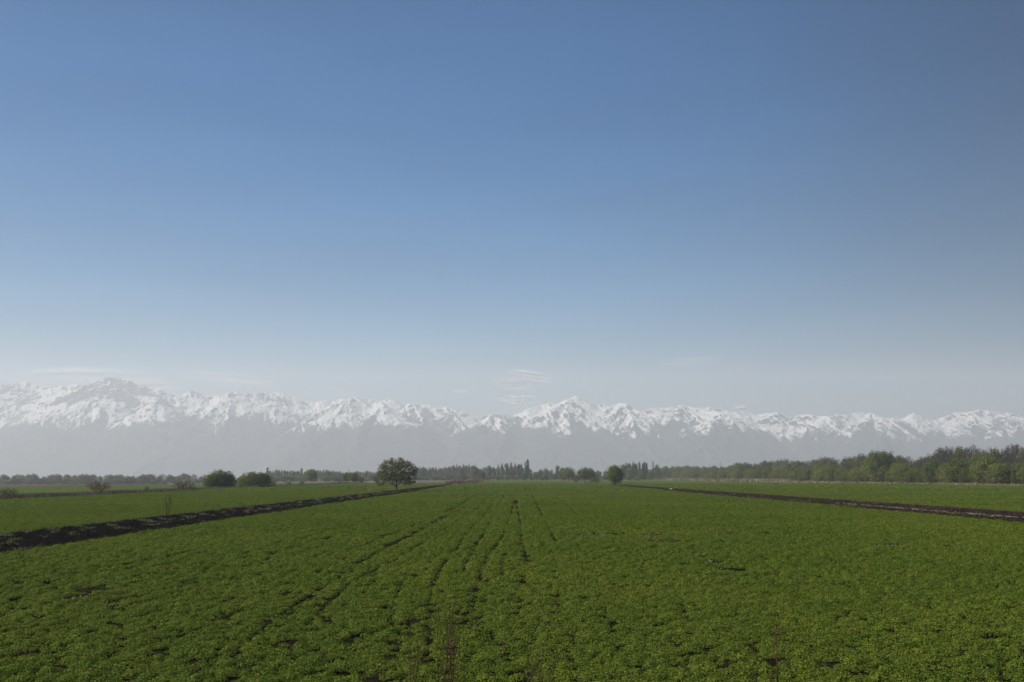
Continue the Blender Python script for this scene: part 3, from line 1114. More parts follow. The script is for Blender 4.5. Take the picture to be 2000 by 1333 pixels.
tree_px('shrub', 'shrub', 590, 500, 938, 0.9, 'small pale green shrub right of the small dark one', 'shrub')['label'] = 'small pale green shrub beside the small dark rounded shrub'
tree_px('round0', 'tree', 608, 850, 915.5, 1.05, 'dark two stemmed tree alone in front of the hazy tree line', 'tree')
tree_px('bareshrub0', 'bare_shrub', 664, 800, 936, 0.9, 'little bare shrub near the two stemmed tree', 'shrub')
tree_px('round1', 'tree', 690, 640, 922.5, 1.25, 'round dark tree in a pair before the lone spreading tree', 'tree')
tree_px('round0', 'tree', 677, 690, 922, 0.9, 'narrower greyer tree of the pair near the lone spreading tree', 'tree')
tree_px('round1', 'tree', 705, 655, 930, 1.1, 'lowest bushy tree at the end of the pair', 'tree')
tree_px('bush1', 'tree', 1200, 560, 907, 0.92, 'bushy green tree at the start of the brown verge', 'tree', rz=1.0)
tree_px('round1', 'tree', 1203, 563, 908, 0.9, 'dark stemmed tree tangled with the bushy green verge tree', 'tree', rz=3)
tree_px('round0', 'tree', 1143, 790, 912.5, 1.25, 'broad green tree at the end of the central field', 'tree')
tree_px('round1', 'tree', 1152, 800, 914.5, 1.1, 'second crown merging with the broad green field tree', 'tree')
tree_px('bareshrub0', 'bare_shrub', 1126, 780, 927, 0.9, 'brown bare shrub at the foot of the broad green field tree', 'shrub')
tree_px('shrub', 'shrub', 1158, 770, 929, 1.2, 'light green shrub at the foot of the broad green field tree', 'shrub')
tree_px('bareshrub0', 'bare_shrub', 1166, 770, 934, 1.5, 'low purplish shrub beside the broad green field tree', 'shrub')
tree_px('round0', 'tree', 1110, 980, 912.5, 1.25, 'yellow green round tree beside the purplish grove', 'tree')
tree_px('round1', 'tree', 1100, 1050, 914, 1.0, 'small leaning tree behind the yellow green round tree', 'tree')
tree_px('broad1', 'tree', 927, 1200, 908, 0.8, 'tall rounded tree over the pink shrubs', 'tree')
tree_px('bush3', 'bush', 939, 1150, 921, 1.1, 'dark rounded bush at the end of the pink shrubs', 'bush')
tree_px('bush3', 'bush', 905, 1250, 924, 1.1, 'dusky round bush behind the pink shrubs', 'bush')
tree_px('shrub', 'shrub', 953, 1000, 933.5, 0.6, 'tiny dark shrub on the edge past the pink shrubs', 'shrub')
tree_px('bareshrub0', 'dark_shrub', 1514, 560, 942.8, 1.6, 'tiny dark tussock alone in the right field', 'shrub')
# bushes and trees of the central grove
GROVE = [(1024, 1330, 923, 'bush3', 1.0, 'dark bush under the tallest slim poplar'), (1040, 1400, 920, 'bareshrub0', 1.6, 'grey thicket next to the slim poplars'),
         (1056, 1380, 916, 'broad2', 0.8, 'grey purple tree at the near end of the purplish grove'), (1066, 1360, 914, 'broad1', 0.85, 'highest rounded tree of the purplish grove'),
         (1077, 1390, 916, 'bare0', 0.8, 'leafless tree in the middle of the purplish grove'), (1089, 1380, 907.5, 'upright0', 0.9, 'tall tufted tree rising out of the purplish grove'),
         (1098, 1400, 912, 'broad2', 0.6, 'slight tree beside the tall tufted one'), (1048, 1330, 921, 'bush1', 0.9, 'yellow green bush at the edge of the purplish grove'),
         (1168, 1420, 918, 'broad0', 0.75, 'low green tree above the white roofed shed'), (1182, 1430, 919, 'broad1', 0.75, 'low grey tree beside the bushy green verge tree'),
         (1160, 1400, 920, 'broad2', 0.7, 'low brown tree behind the broad green field tree'), (1190, 1440, 919, 'broad0', 0.8, 'low tree peeping out beside the verge tree'),
         (955, 1400, 908, 'broad1', 0.7, 'separate round tree between the dark bush and the rose poplars'),
         (1252, 1290, 918.5, 'bush0', 0.75, 'round light green bush under the dark slim poplars'), (1270, 1280, 920, 'bush1', 0.8, 'leafy bush under the lone pillar tree'),
         (1283, 1330, 907, 'round0', 0.5, 'windswept thin tree beside the lone pillar tree'), (1132, 1380, 917, 'broad2', 0.7, 'dusky tree between the two green field trees'), (1083, 1300, 925, 'bush3', 0.8, 'dark undergrowth bush below the purplish grove'),
         (1066, 1300, 927, 'bush3', 0.8, 'blackish bush under the highest rounded grove tree'), (1232, 1300, 917, 'bush2', 0.9, 'grey green bush at the foot of the pale poplars')]
for px, Y, top, key, w, lab in GROVE:
    tree_px(key, 'bush' if 'bush' in key else ('thicket' if 'shrub' in key else 'grove_tree'), px, Y, top, w, lab, 'bush' if ('bush' in key or 'shrub' in key) else 'tree')
# poplars
for i, (px, top) in enumerate([(964, 911), (973, 907), (981, 904), (990, 902.5), (999, 902), (1006, 904), (1013, 904.5), (1019, 905)]):
    tree_px('upright1' if i % 3 else 'upright0', 'poplar_tree', px, 1380 + 30 * (i % 2), top, 0.8,
            'pale rose poplar, %s from the round tree in the middle row' % ORD[i], 'poplar', 'rose tinted poplars behind the central field')
tree_px('column0', 'poplar_tree', 1030.5, 1380, 897.5, 0.95, 'tallest slim dark columnar poplar behind the central field', 'poplar')
tree_px('column1', 'poplar_tree', 1026.5, 1395, 902, 0.7, 'slim grey poplar leaning on the tallest columnar one', 'poplar')
tree_px('column0', 'poplar_tree', 1276, 1400, 901, 0.42, 'lone pillar like poplar before the right hand wood', 'poplar')
for i, (px, top) in enumerate([(1217, 905), (1223, 902), (1230, 903), (1237, 901), (1242, 903)]):
    tree_px('upright2' if i % 2 else 'upright0', 'poplar_tree', px, 1380, top, 0.8, 'pale poplar, %s from the bushy green verge tree' % ORD[i], 'poplar', 'pale poplars behind the verge tree')
for i, (px, top) in enumerate([(1249, 903), (1256, 905), (1259.5, 902.5), (1263, 904.5)]):
    tree_px('column0', 'poplar_tree', px, 1370, top, 0.85, 'dark narrow poplar, %s after the pale poplars' % ORD[i], 'poplar', 'dark narrow poplars after the pale ones')
rs = np.random.RandomState(9)
# grey poplar row right of the lone elm
for i in range(14):
    px = 816 + i * 5.0
    tree_px('upright%d' % (i % 3), 'poplar_tree', px + rs.uniform(-1, 1), 1420 + rs.uniform(-30, 30), 911.5 + rs.uniform(-1.5, 1.5) - 1.5 * (i > 10), 0.72,
            'hazy grey poplar, %s past the lone spreading tree' % ORD[i], 'poplar', 'grey poplars past the lone spreading tree')
for i in range(7):
    px = 886 + i * 6.0
    tree_px('upright%d' % (i % 2), 'poplar_tree', px, 1400 + rs.uniform(-20, 20), 907 + rs.uniform(-1.5, 1.5) + 2 * (i > 5), 0.8,
            'taller greenish poplar, %s of those behind the pink shrubs' % ORD[i], 'poplar', 'greenish poplars behind the pink shrubs')
# spiky poplars at the left of the middle row
for i in range(15):
    px = 522 + i * 5.6
    tree_px(('column1', 'upright0', 'upright2')[i % 3], 'poplar_tree', px, 1400 + rs.uniform(-30, 30), 918.5 + rs.uniform(-2, 2.2) - (4 if i in (0, 12) else 0), 0.85 if i % 3 else 1.1,
            'hazy spiky poplar, %s after the twin bushes' % ORD[i], 'poplar', 'spiky poplars after the twin bushes')
for i in range(13):
    px = 606 + i * 6.4
    tree_px(('broad1', 'upright2', 'broad0')[i % 3], 'hazy_tree', px, 1400 + rs.uniform(-40, 40), 918 + rs.uniform(-1.5, 1.5) + 4.5 * sstep(640, 680, px), 0.75,
            'hazy tree, %s on the stretch after the two stemmed tree' % ORD[i], 'tree', 'hazy trees after the two stemmed tree')
for i in range(12):
    px = 684 + i * 6.4
    tree_px(('broad1', 'upright0', 'broad2')[i % 3], 'hazy_tree', px, 1400 + rs.uniform(-40, 40), 919 + rs.uniform(-2, 2), 0.75,
            'hazy tree, %s of the stretch behind the lone spreading tree' % ORD[i], 'tree', 'hazy trees behind the lone spreading tree')
# the far left line, three stretches
for seg, (a, b, n, where) in enumerate(((-40, 110, 15, 'in the far line behind the low brown shrub'), (112, 262, 15, 'in the far line behind the orange shrub'), (264, 405, 14, 'in the far line behind the grey leafless shrub'))):
    for i in range(n):
        px = a + (b - a) * (i + 0.5) / n + rs.uniform(-4, 4)
        top = 927.5 + rs.uniform(-2.6, 2.6)
        if abs(px - 66) < 6:
            top = 924.5
        if px > 350:
            top -= 0 + 1.5 * (px < 372)
        tree_px(('broad0', 'broad1', 'bare0', 'broad2', 'broad1')[rs.randint(5)], 'hazy_tree', px, 1370 + rs.uniform(-40, 60), top, 1.15 + rs.uniform(-.25, .4),
                'bluish hazy tree, %s along %s' % (ORD[i], where), 'tree', 'bluish trees ' + where)
        
rs = np.random.RandomState(19)
for i in range(20):
    px = -30 + i * 22 + rs.uniform(-4, 4)
    tree_px('bush%d' % (3 if i % 2 else 2), 'hazy_bush', px, 1340, 935.5 + rs.uniform(-2.5, 2.5), 2.4 + rs.uniform(-.5, .6), 'bluish hazy bush, %s under the far left tree line' % ORD[i], 'bush', 'bushes under the far left tree line')
for i in range(19):
    px = 515 + i * 20 + rs.uniform(-4, 4)
    tree_px('bush%d' % (3 if i % 2 else 2), 'hazy_bush', px, 1330, 929.5 + rs.uniform(-3, 2.5), 2.0 + rs.uniform(-.5, .5), 'greyish bush, %s under the middle tree line' % ORD[i], 'bush', 'bushes under the middle tree line')
for i in range(20):
    tree_px(('bush2', 'bush3')[i % 2], 'low_bush', 850 + i * 21.5 + rs.uniform(-4, 4), 1480, 930 + rs.uniform(-2.5, 2), 2.6, 'low hazy bush, %s in the back row past the pink shrubs' % ORD[i], 'bush', 'low hazy bushes past the pink shrubs')
    px = 846 + i * 21 + rs.uniform(-5, 5)
    if px < 1330:
        tree_px(('bush3', 'bush2', 'bareshrub0')[i % 3], 'field_end_bush', px, 1345, 929 + rs.uniform(-3, 3), 1.7 + rs.uniform(-.5, .5) + (i % 3 == 2), 'dusky bush, %s along the far end of the central field' % ORD[i], 'bush', 'bushes along the far end of the central field')
for nm, a, b, top, lab in (('row_tree', 516, 612, 920.5, 'behind the spiky poplars'), ('row_tree', 612, 700, 922.5, 'behind the round dark pair of trees'), ('row_tree', 700, 830, 921.5, 'deep behind the lone spreading tree'), ('row_tree', 812, 950, 914, 'behind the grey and greenish poplars'),
                           ('row_tree', 955, 1040, 913, 'behind the rose poplars'), ('row_tree', 1040, 1210, 920.5, 'behind the purplish grove'), ('row_tree', 1206, 1330, 915, 'behind the pale poplars')):
    n = int((b - a) / 8.5)
    for i in range(n):
        px = a + (b - a) * (i + 0.5) / n + rs.uniform(-3, 3)
        tree_px(('broad1', 'broad0', 'bare0', 'broad2', 'upright0')[rs.randint(5)], nm, px, 1500 + rs.uniform(-20, 60), top + rs.uniform(-2.5, 3.5), 1.0 + rs.uniform(-.15, .3),
                'far back tree, %s %s' % (ORD[min(i, 19)], lab), 'tree', 'far back trees ' + lab)
# pink shrubs at the end of the black verge
for i in range(12):
    Y = 545 * (1.062 ** i)
    tree('redshrub', 'pink_shrub', -34.5 + rs.uniform(-2.5, 2.5), Y, (2.0 + 0.9 * sin(i * 0.7)) * (1 + 0.03 * i), 1.25,
         'pinkish red shrub, %s in the row from the black verge' % ORD[i], 'shrub', 'pinkish shrubs at the end of the black verge')
for i in range(7):
    Y = 700 * (1.07 ** i)
    tree('redshrub', 'pink_shrub', -28 - rs.uniform(0, 3), Y, 2.6 + rs.uniform(-.3, .3), 1.4,
         'paler pinkish shrub, %s of those on the field side' % ORD[i], 'shrub', 'paler pinkish shrubs on the field side')

# the wood on the right: an edge of bushes, then two ranks of trees
SK = np.array([(1240, 914), (1300, 911), (1350, 908), (1372, 911), (1402, 909), (1417, 911), (1440, 902), (1470, 903), (1530, 895), (1575, 896), (1612, 892), (1650, 893), (1676, 886),
               (1708, 882), (1737, 883), (1769, 886), (1795, 892), (1825, 875), (1839, 870), (1877, 867), (1904, 867), (1930, 866), (1956, 869), (1974, 872), (1984, 864), (2000, 864), (2100, 858), (2400, 850)], float)
rs = np.random.RandomState(29)
WHERE = ['near the frame edge of the wood', 'in the near half of the wood', 'in the middle of the wood', 'in the low far part of the wood', 'at the far tip of the wood']


def stretch(px):
    for k, lim in enumerate((1880, 1700, 1530, 1400)):
        if px > lim:
            return k
    return 4


Y = 405.0
cnt = {}
i = 0
while Y < 1760:
    px = 1000 + 236 / Y * FC
    k = stretch(px)
    top = np.interp(px, SK[:, 0], SK[:, 1])
    base = 932 + FC * CAMZ / Y
    hgt = (base - top) * Y / FC
    fr = rs.uniform(0.42, 0.72)
    c = ('yellow green', 'fresh green', 'olive')[i % 3]
    key = ('bush0', 'bush2', 'bush1')[i % 3]
    cnt[(k, c)] = cnt.get((k, c), -1) + 1
    nth = cnt[(k, c)]
    tree(key, 'edge_bush', 236 + rs.uniform(-2, 5), Y, hgt * fr, 0.85 + rs.uniform(-.1, .2),
         '%s bush, %s of that colour %s' % (c, ORD[min(nth, 19)], WHERE[k]), 'bush', 'bushes along the edge of the wood, ' + WHERE[k])
    Y += 6.5 + 6.5 * (Y - 400) / 1000
    i += 1
print('edge bushes', i)
j = 0
cnt = {}
for rank, (xo, lo, hi) in enumerate(((249, 0.72, 0.93), (266, 0.9, 1.03))):
    Y = 410.0 + 5 * rank
    while Y < 1790:
        X = xo + rs.uniform(-4, 4)
        px = 1000 + X / Y * FC
        k = stretch(px)
        top = np.interp(px, SK[:, 0], SK[:, 1])
        hgt = (932 - top) * Y / FC + CAMZ
        key, kind = (('bare0', 'leafless grey'), ('broad2', 'brown budding'), ('bare1', 'leafless grey'), ('broad0', 'green'), ('broad1', 'grey green'), ('bare2', 'leafless grey'), ('broad0', 'green'))[rs.randint(7)]
        if px > 1780 and rs.rand() < 0.5:
            key, kind = ('bare%d' % rs.randint(3), 'leafless grey')
        if px < 1450:
            key, kind = (('broad0', 'green'), ('broad1', 'grey green'))[rs.randint(2)]
        kk = (k, kind, rank)
        cnt[kk] = cnt.get(kk, -1) + 1
        tree(key, 'wood_tree', X, Y, hgt * rs.uniform(lo, hi), 0.85 + rs.uniform(-.1, .15),
             '%s tree, %s %s %s' % (kind, ORD[min(cnt[kk], 19)], ('in front', 'at the back')[rank], WHERE[k]), 'tree', 'trees of the wood, ' + WHERE[k])
        Y += (8 if rank == 0 else 9.5) + 9 * (Y - 400) / 1000
        j += 1
print('wood trees', j)
tree_px('round1', 'wood_tree', 1709, 640, 879.5, 0.55, 'dark green tree poking highest over the middle of the wood', 'tree')
tree_px('bush3', 'wood_tree', 1728, 650, 881.5, 0.8, 'second dark green crown over the middle of the wood', 'tree')


# sapling with two thin stems by the black verge
def sapling():
    rs = np.random.RandomState(4)
    first = [(0, 0, -0.1), (0, 0, 0.05)]
    a = [(-0.10, 0, 0.3), (-0.14, 0, 0.7), (-0.12, 0, 1.1), (-0.16, 0, 1.4)]
    b = [(0.10, 0, 0.3), (0.14, 0, 0.7), (0.13, 0, 1.1), (0.18, 0, 1.5)]
    att = crown_points(rs, 110, [(-0.25, 0, 1.8, 0.38, 0.3, 0.7), (0.3, 0, 1.9, 0.35, 0.3, 0.7), (0.02, 0, 2.3, 0.3, 0.3, 0.35)])
    N, P = grow(att, [first, (1, a), (1, b)], 0.12, 0.9, 0.14, 60, 0.5, rs)
    r, kids = radii(N, P, 0.011, 2.1)
    V, Fq = tubes(N, P, np.minimum(r, 0.045), 5)
    stem = np_mesh('sapling_stems', V, [Fq], [M_bark])
    tips = np.where(r < 0.013)[0]
    C = np.repeat(N[tips], 2, 0) + rs.randn(2 * len(tips), 3) * 0.06
    lf = leaf_faces(C, rs.randn(len(C), 3), 0.016, rs, M_green, 'sapling_buds')
    e = link('sapling', None)
    x, y = ground_pt(327, 1014)
    e.location = (x, y, float(G(x, y)) + 0.05)
    e.scale = (1, 1, 1.02)
    tag(e, 'thin two stemmed leafless sapling on the black verge', 'sapling')
    link('stem', stem, e)
    link('buds', lf, e)


sapling()


# dry reddish weeds close to the camera
M_dead = plain_mat('dead_stalk', (0.05, 0.022, 0.018), (0.13, 0.06, 0.045), 3)


def stalk(px, top, D, seed, label, spread=0.25, n=3):
    rs = np.random.RandomState(seed)
    x = xat(px, D)
    z = ytan(top) * D + CAMZ
    N = [np.array([0, 0, -0.05])]
    P = [-1]
    for s in range(n):
        base = 0
        lx, ly = rs.randn(2) * spread * 0.5
        m = 14
        hh = z * rs.uniform(0.75, 1.0) if s else z
        for q in range(1, m + 1):
            t = q / m
            N.append(np.array([lx * t ** 1.4 + rs.randn() * 0.008, ly * t ** 1.4, hh * t]))
            P.append(base)
            base = len(N) - 1
            if q > 4:
                for _ in range(2):
                    a = rs.rand() * 6.28
                    L = rs.uniform(0.08, 0.30) * (1.15 - t)
                    N.append(N[base] + np.array([cos(a) * L, sin(a) * L, L * 1.0]))
                    P.append(base)
                    b2 = len(N) - 1
                    N.append(N[b2] + np.array([cos(a) * L * .4 + rs.randn() * .02, sin(a) * L * .4, L * 0.7]))
                    P.append(b2)
    N = np.array(N)
    P = np.array(P)
    r, k = radii(N, P, 0.0022, 2.6)
    V, Fq = tubes(N, P, np.minimum(r, 0.006), 4)
    e = link('dry_weed', None, None, (x, D, float(G(x, D))))
    tag(e, label, 'weed')
    link('stem', np_mesh('weed_stem', V, [Fq], [M_dead]), e)
    sel = np.where((k == 0))[0]
    C = np.repeat(N[sel], 5, 0) + rs.randn(5 * len(sel), 3) * 0.025
    link('seed_head', leaf_faces(C, rs.randn(len(C), 3), 0.011, rs, M_dead, 'weed_seed_head'), e)


stalk(863, 1170, 17.5, 1, 'tallest dry reddish weed stalk near the bottom of the central field', 0.3, 3)
stalk(889, 1175, 18.5, 2, 'branching reddish weed beside the tallest stalk', 0.45, 3)
stalk(806, 1225, 17.5, 3, 'short dark weed stalk before the reddish pair', 0.25, 2)
stalk(1056, 1262, 16.5, 4, 'lowest reddish weed tuft at the bottom of the central field', 0.35, 4)
stalk(1504, 1180, 17, 5, 'slender dark weed stalk standing apart in the near crop', 0.06, 2)
stalk(1895, 1300, 16, 6, 'stubby dark weed in the near corner of the crop', 0.3, 3)


# masts and the small shed
M_steel = plain_mat('steel', (0.10, 0.10, 0.10), (0.16, 0.16, 0.16), 1.0, 0.6)
M_wall = plain_mat('plaster', (0.42, 0.38, 0.33), (0.55, 0.5, 0.45), 0.6)
M_roof = plain_mat('white_sheet', (0.72, 0.72, 0.70), (0.82, 0.82, 0.80), 0.5, 0.5)
M_glass = plain_mat('window_dark', (0.03, 0.035, 0.04), (0.05, 0.055, 0.06), 1.0, 0.2)
M_sack = plain_mat('sack', (0.62, 0.60, 0.56), (0.80, 0.78, 0.75), 3.0)


def boxes(name, bs, mat):
    V = []
    Fc = []
    for (x0, x1, y0, y1, z0, z1) in bs:
        b = len(V)
        V += [(x, y, z) for z in (z0, z1) for (x, y) in ((x0, y0), (x1, y0), (x1, y1), (x0, y1))]
        Fc += [[b, b + 3, b + 2, b + 1], [b + 4, b + 5, b + 6, b + 7]] + [[b + i, b + (i + 1) % 4, b + 4 + (i + 1) % 4, b + 4 + i] for i in range(4)]
    return np_mesh(name, V, [np.array(Fc)], [mat])


def mast(px, Y, top, label):
    x = xat(px, Y)
    z0 = float(G(x, Y))
    h = ytan(top) * Y + CAMZ - z0
    e = link('mast', None, None, (x, Y, z0))
    tag(e, label, 'mast')
    b = 0.9
    N = []
    P = []
    # four legs and lattice
    rungs = 12
    segs = []
    for q in range(rungs + 1):
        t = q / rungs
        w = b * (1 - t) + 0.12 * t
        segs.append([np.array([sx * w, sy * w, h * t]) for sx, sy in ((-1, -1), (1, -1), (1, 1), (-1, 1))])
    A, B = [], []
    for q in range(rungs):
        for c in range(4):
            A.append(segs[q][c]); B.append(segs[q + 1][c])
            A.append(segs[q][c]); B.append(segs[q + 1][(c + 1) % 4])
            A.append(segs[q][c]); B.append(segs[q][(c + 1) % 4])
    A = np.array(A)
    B = np.array(B)
    NN = np.concatenate([A, B])
    PP = np.concatenate([np.full(len(A), -1), np.arange(len(A))])
    V, Fq = tubes(NN, PP, np.full(len(NN), 0.07), 4)
    link('lattice', np_mesh('mast_lattice', V, [Fq], [M_steel]), e)
    link('antenna', boxes('mast_antenna', [(-0.06, 0.06, -0.06, 0.06, h - 0.1, h + 1.6), (-0.5, 0.5, -0.05, 0.05, h - 0.9, h - 0.75)], M_steel), e)


mast(681, 1700, 914.5, 'thin lattice mast over the hazy trees before the lone tree')
mast(1114.5, 1700, 911, 'thin lattice mast above the yellow green round tree')
mast(1408, 1700, 903, 'thin lattice mast above the far part of the wood')


def shed(px, Y):
    x = xat(px, Y)
    z0 = float(G(x, Y))
    e = link('shed', None, None, (x, Y, z0), 0.12)
    tag(e, 'small shed with a bright white roof behind the bushes', 'shed')
    w, d, h, rh = 2.1, 1.5, 3.3, 1.3
    V = [(-w, -d, 0), (w, -d, 0), (w, d, 0), (-w, d, 0), (-w, -d, h), (w, -d, h), (w, d, h), (-w, d, h), (-w, 0, h + rh), (w, 0, h + rh)]
    me = bpy.data.meshes.new('shed_wall')
    me.from_pydata(V, [], [(0, 1, 5, 4), (1, 2, 6, 9, 5), (2, 3, 7, 6), (3, 0, 4, 8, 7), (3, 2, 1, 0)])
    me.materials.append(M_wall)
    link('wall', me, e)
    o = 0.35
    s = rh / d
    V = [(-w - o, -d - o, h - o * s + .05), (w + o, -d - o, h - o * s + .05), (w + o, 0, h + rh + .05), (-w - o, 0, h + rh + .05), (-w - o, d + o, h - o * s + .05), (w + o, d + o, h - o * s + .05)]
    V2 = V + [(a, b, c + 0.12) for a, b, c in V]
    fc = [(0, 1, 2, 3)[::-1], (3, 2, 5, 4)[::-1], (6, 7, 8, 9), (9, 8, 11, 10), (0, 1, 7, 6), (4, 10, 11, 5), (1, 2, 8, 7), (2, 5, 11, 8), (0, 6, 9, 3), (3, 9, 10, 4)]
    me = bpy.data.meshes.new('shed_roof')
    me.from_pydata(V2, [], fc)
    me.materials.append(M_roof)
    link('roof', me, e)
    link('door', boxes('shed_door', [(-0.5, 0.4, -d - 0.05, -d - 0.003, 0, 2.0)], M_bark), e)
    link('window', boxes('shed_window', [(1.1, 1.9, -d - 0.04, -d - 0.003, 1.1, 1.9)], M_glass), e)


shed(1173, 1480)


def sack(px, py, s, label):
    x, y = ground_pt(px, py)
    rs = np.random.RandomState(int(px))
    u = np.linspace(0, pi, 12)
    v = np.linspace(0, 2 * pi, 19)[:-1]
    U, W = np.meshgrid(u, v)
    R = 1 + 0.16 * np.sin(3 * W + px) * np.sin(U) + 0.1 * rs.randn(*U.shape) * np.sin(U)
    V = np.stack([s * R * np.sin(U) * np.cos(W), 0.5 * s * R * np.sin(U) * np.sin(W), 0.32 * s * (R * np.cos(U) + 0.7)], -1).reshape(-1, 3)
    fs = [[i * 12 + j, i * 12 + j + 1, ((i + 1) % 18) * 12 + j + 1, ((i + 1) % 18) * 12 + j] for i in range(18) for j in range(11)]
    tag(link('sack', np_mesh('sack', V, [np.array(fs)], [M_sack], True), None, (x, y, float(G(x, y)) + 0.2)), label, 'sack')


sack(1311, 957, 0.5, 'white sack lying on the brown verge')
sack(1217, 948.5, 0.45, 'pale sack under the bushy green verge tree')


# ------------------------------------------------------------------ mountains
SKY = np.array([(0, 749), (18, 747), (39, 742.5), (54, 748.5), (72, 754.5), (102, 752), (120, 754), (137, 747.6), (150, 751.5), (173, 747), (183, 739.5), (198, 734.4), (222, 735.6), (228, 739), (243, 739.5), (258, 751.5),
                (272, 749.4), (282, 757.5), (305, 756.6), (318, 766.5), (336, 771), (354, 766.5), (369, 760.5), (387, 768.6), (399, 773.4), (420, 770.4), (432, 768.6), (447, 762), (465, 766), (492, 767.4), (500, 764.4),
                (507, 763.5), (521, 766.5), (533, 763.5), (560, 769.5), (590, 781.5), (605, 786), (617, 783), (641, 780), (653, 783), (656, 778.5), (677, 777), (698, 773.4), (710, 777), (728, 780), (737, 783), (755, 778),
                (767, 780), (782, 787.5), (809, 787.5), (824, 789), (836, 789.6), (851, 795.6), (872, 792.6), (887, 798.6), (908, 803.4), (923, 811.5), (935, 816), (941, 810), (965, 807), (1000, 810.5), (1018, 804), (1036, 795),
                (1060, 789), (1078, 785.4), (1087, 787.5), (1105, 780), (1117, 775.5), (1126, 770.4), (1137, 778), (1150, 781.5), (1165, 789), (1182, 786), (1192, 792.6), (1204, 787.5), (1218, 784), (1234, 792), (1249, 799.5),
                (1258, 802.5), (1270, 796.5), (1282, 794), (1300, 795.6), (1333, 789.6), (1345, 792.6), (1369, 795.6), (1390, 793.5), (1420, 799.5), (1444, 804), (1468, 804.6), (1480, 808.5), (1500, 805.5), (1518, 803.4), (1533, 805.5),
                (1545, 813), (1572, 808.5), (1587, 808), (1602, 811), (1623, 811.5), (1641, 806.4), (1662, 808.5), (1680, 802.5), (1704, 804), (1722, 810), (1737, 816), (1755, 813.6), (1767, 816.6), (1792, 804), (1812, 813.6),
                (1830, 819.6), (1851, 811.5), (1872, 803.4), (1893, 804.6), (1911, 800.4), (1929, 798.6), (1944, 799.5), (1962, 805.5), (1983, 804), (2000, 810)], float)


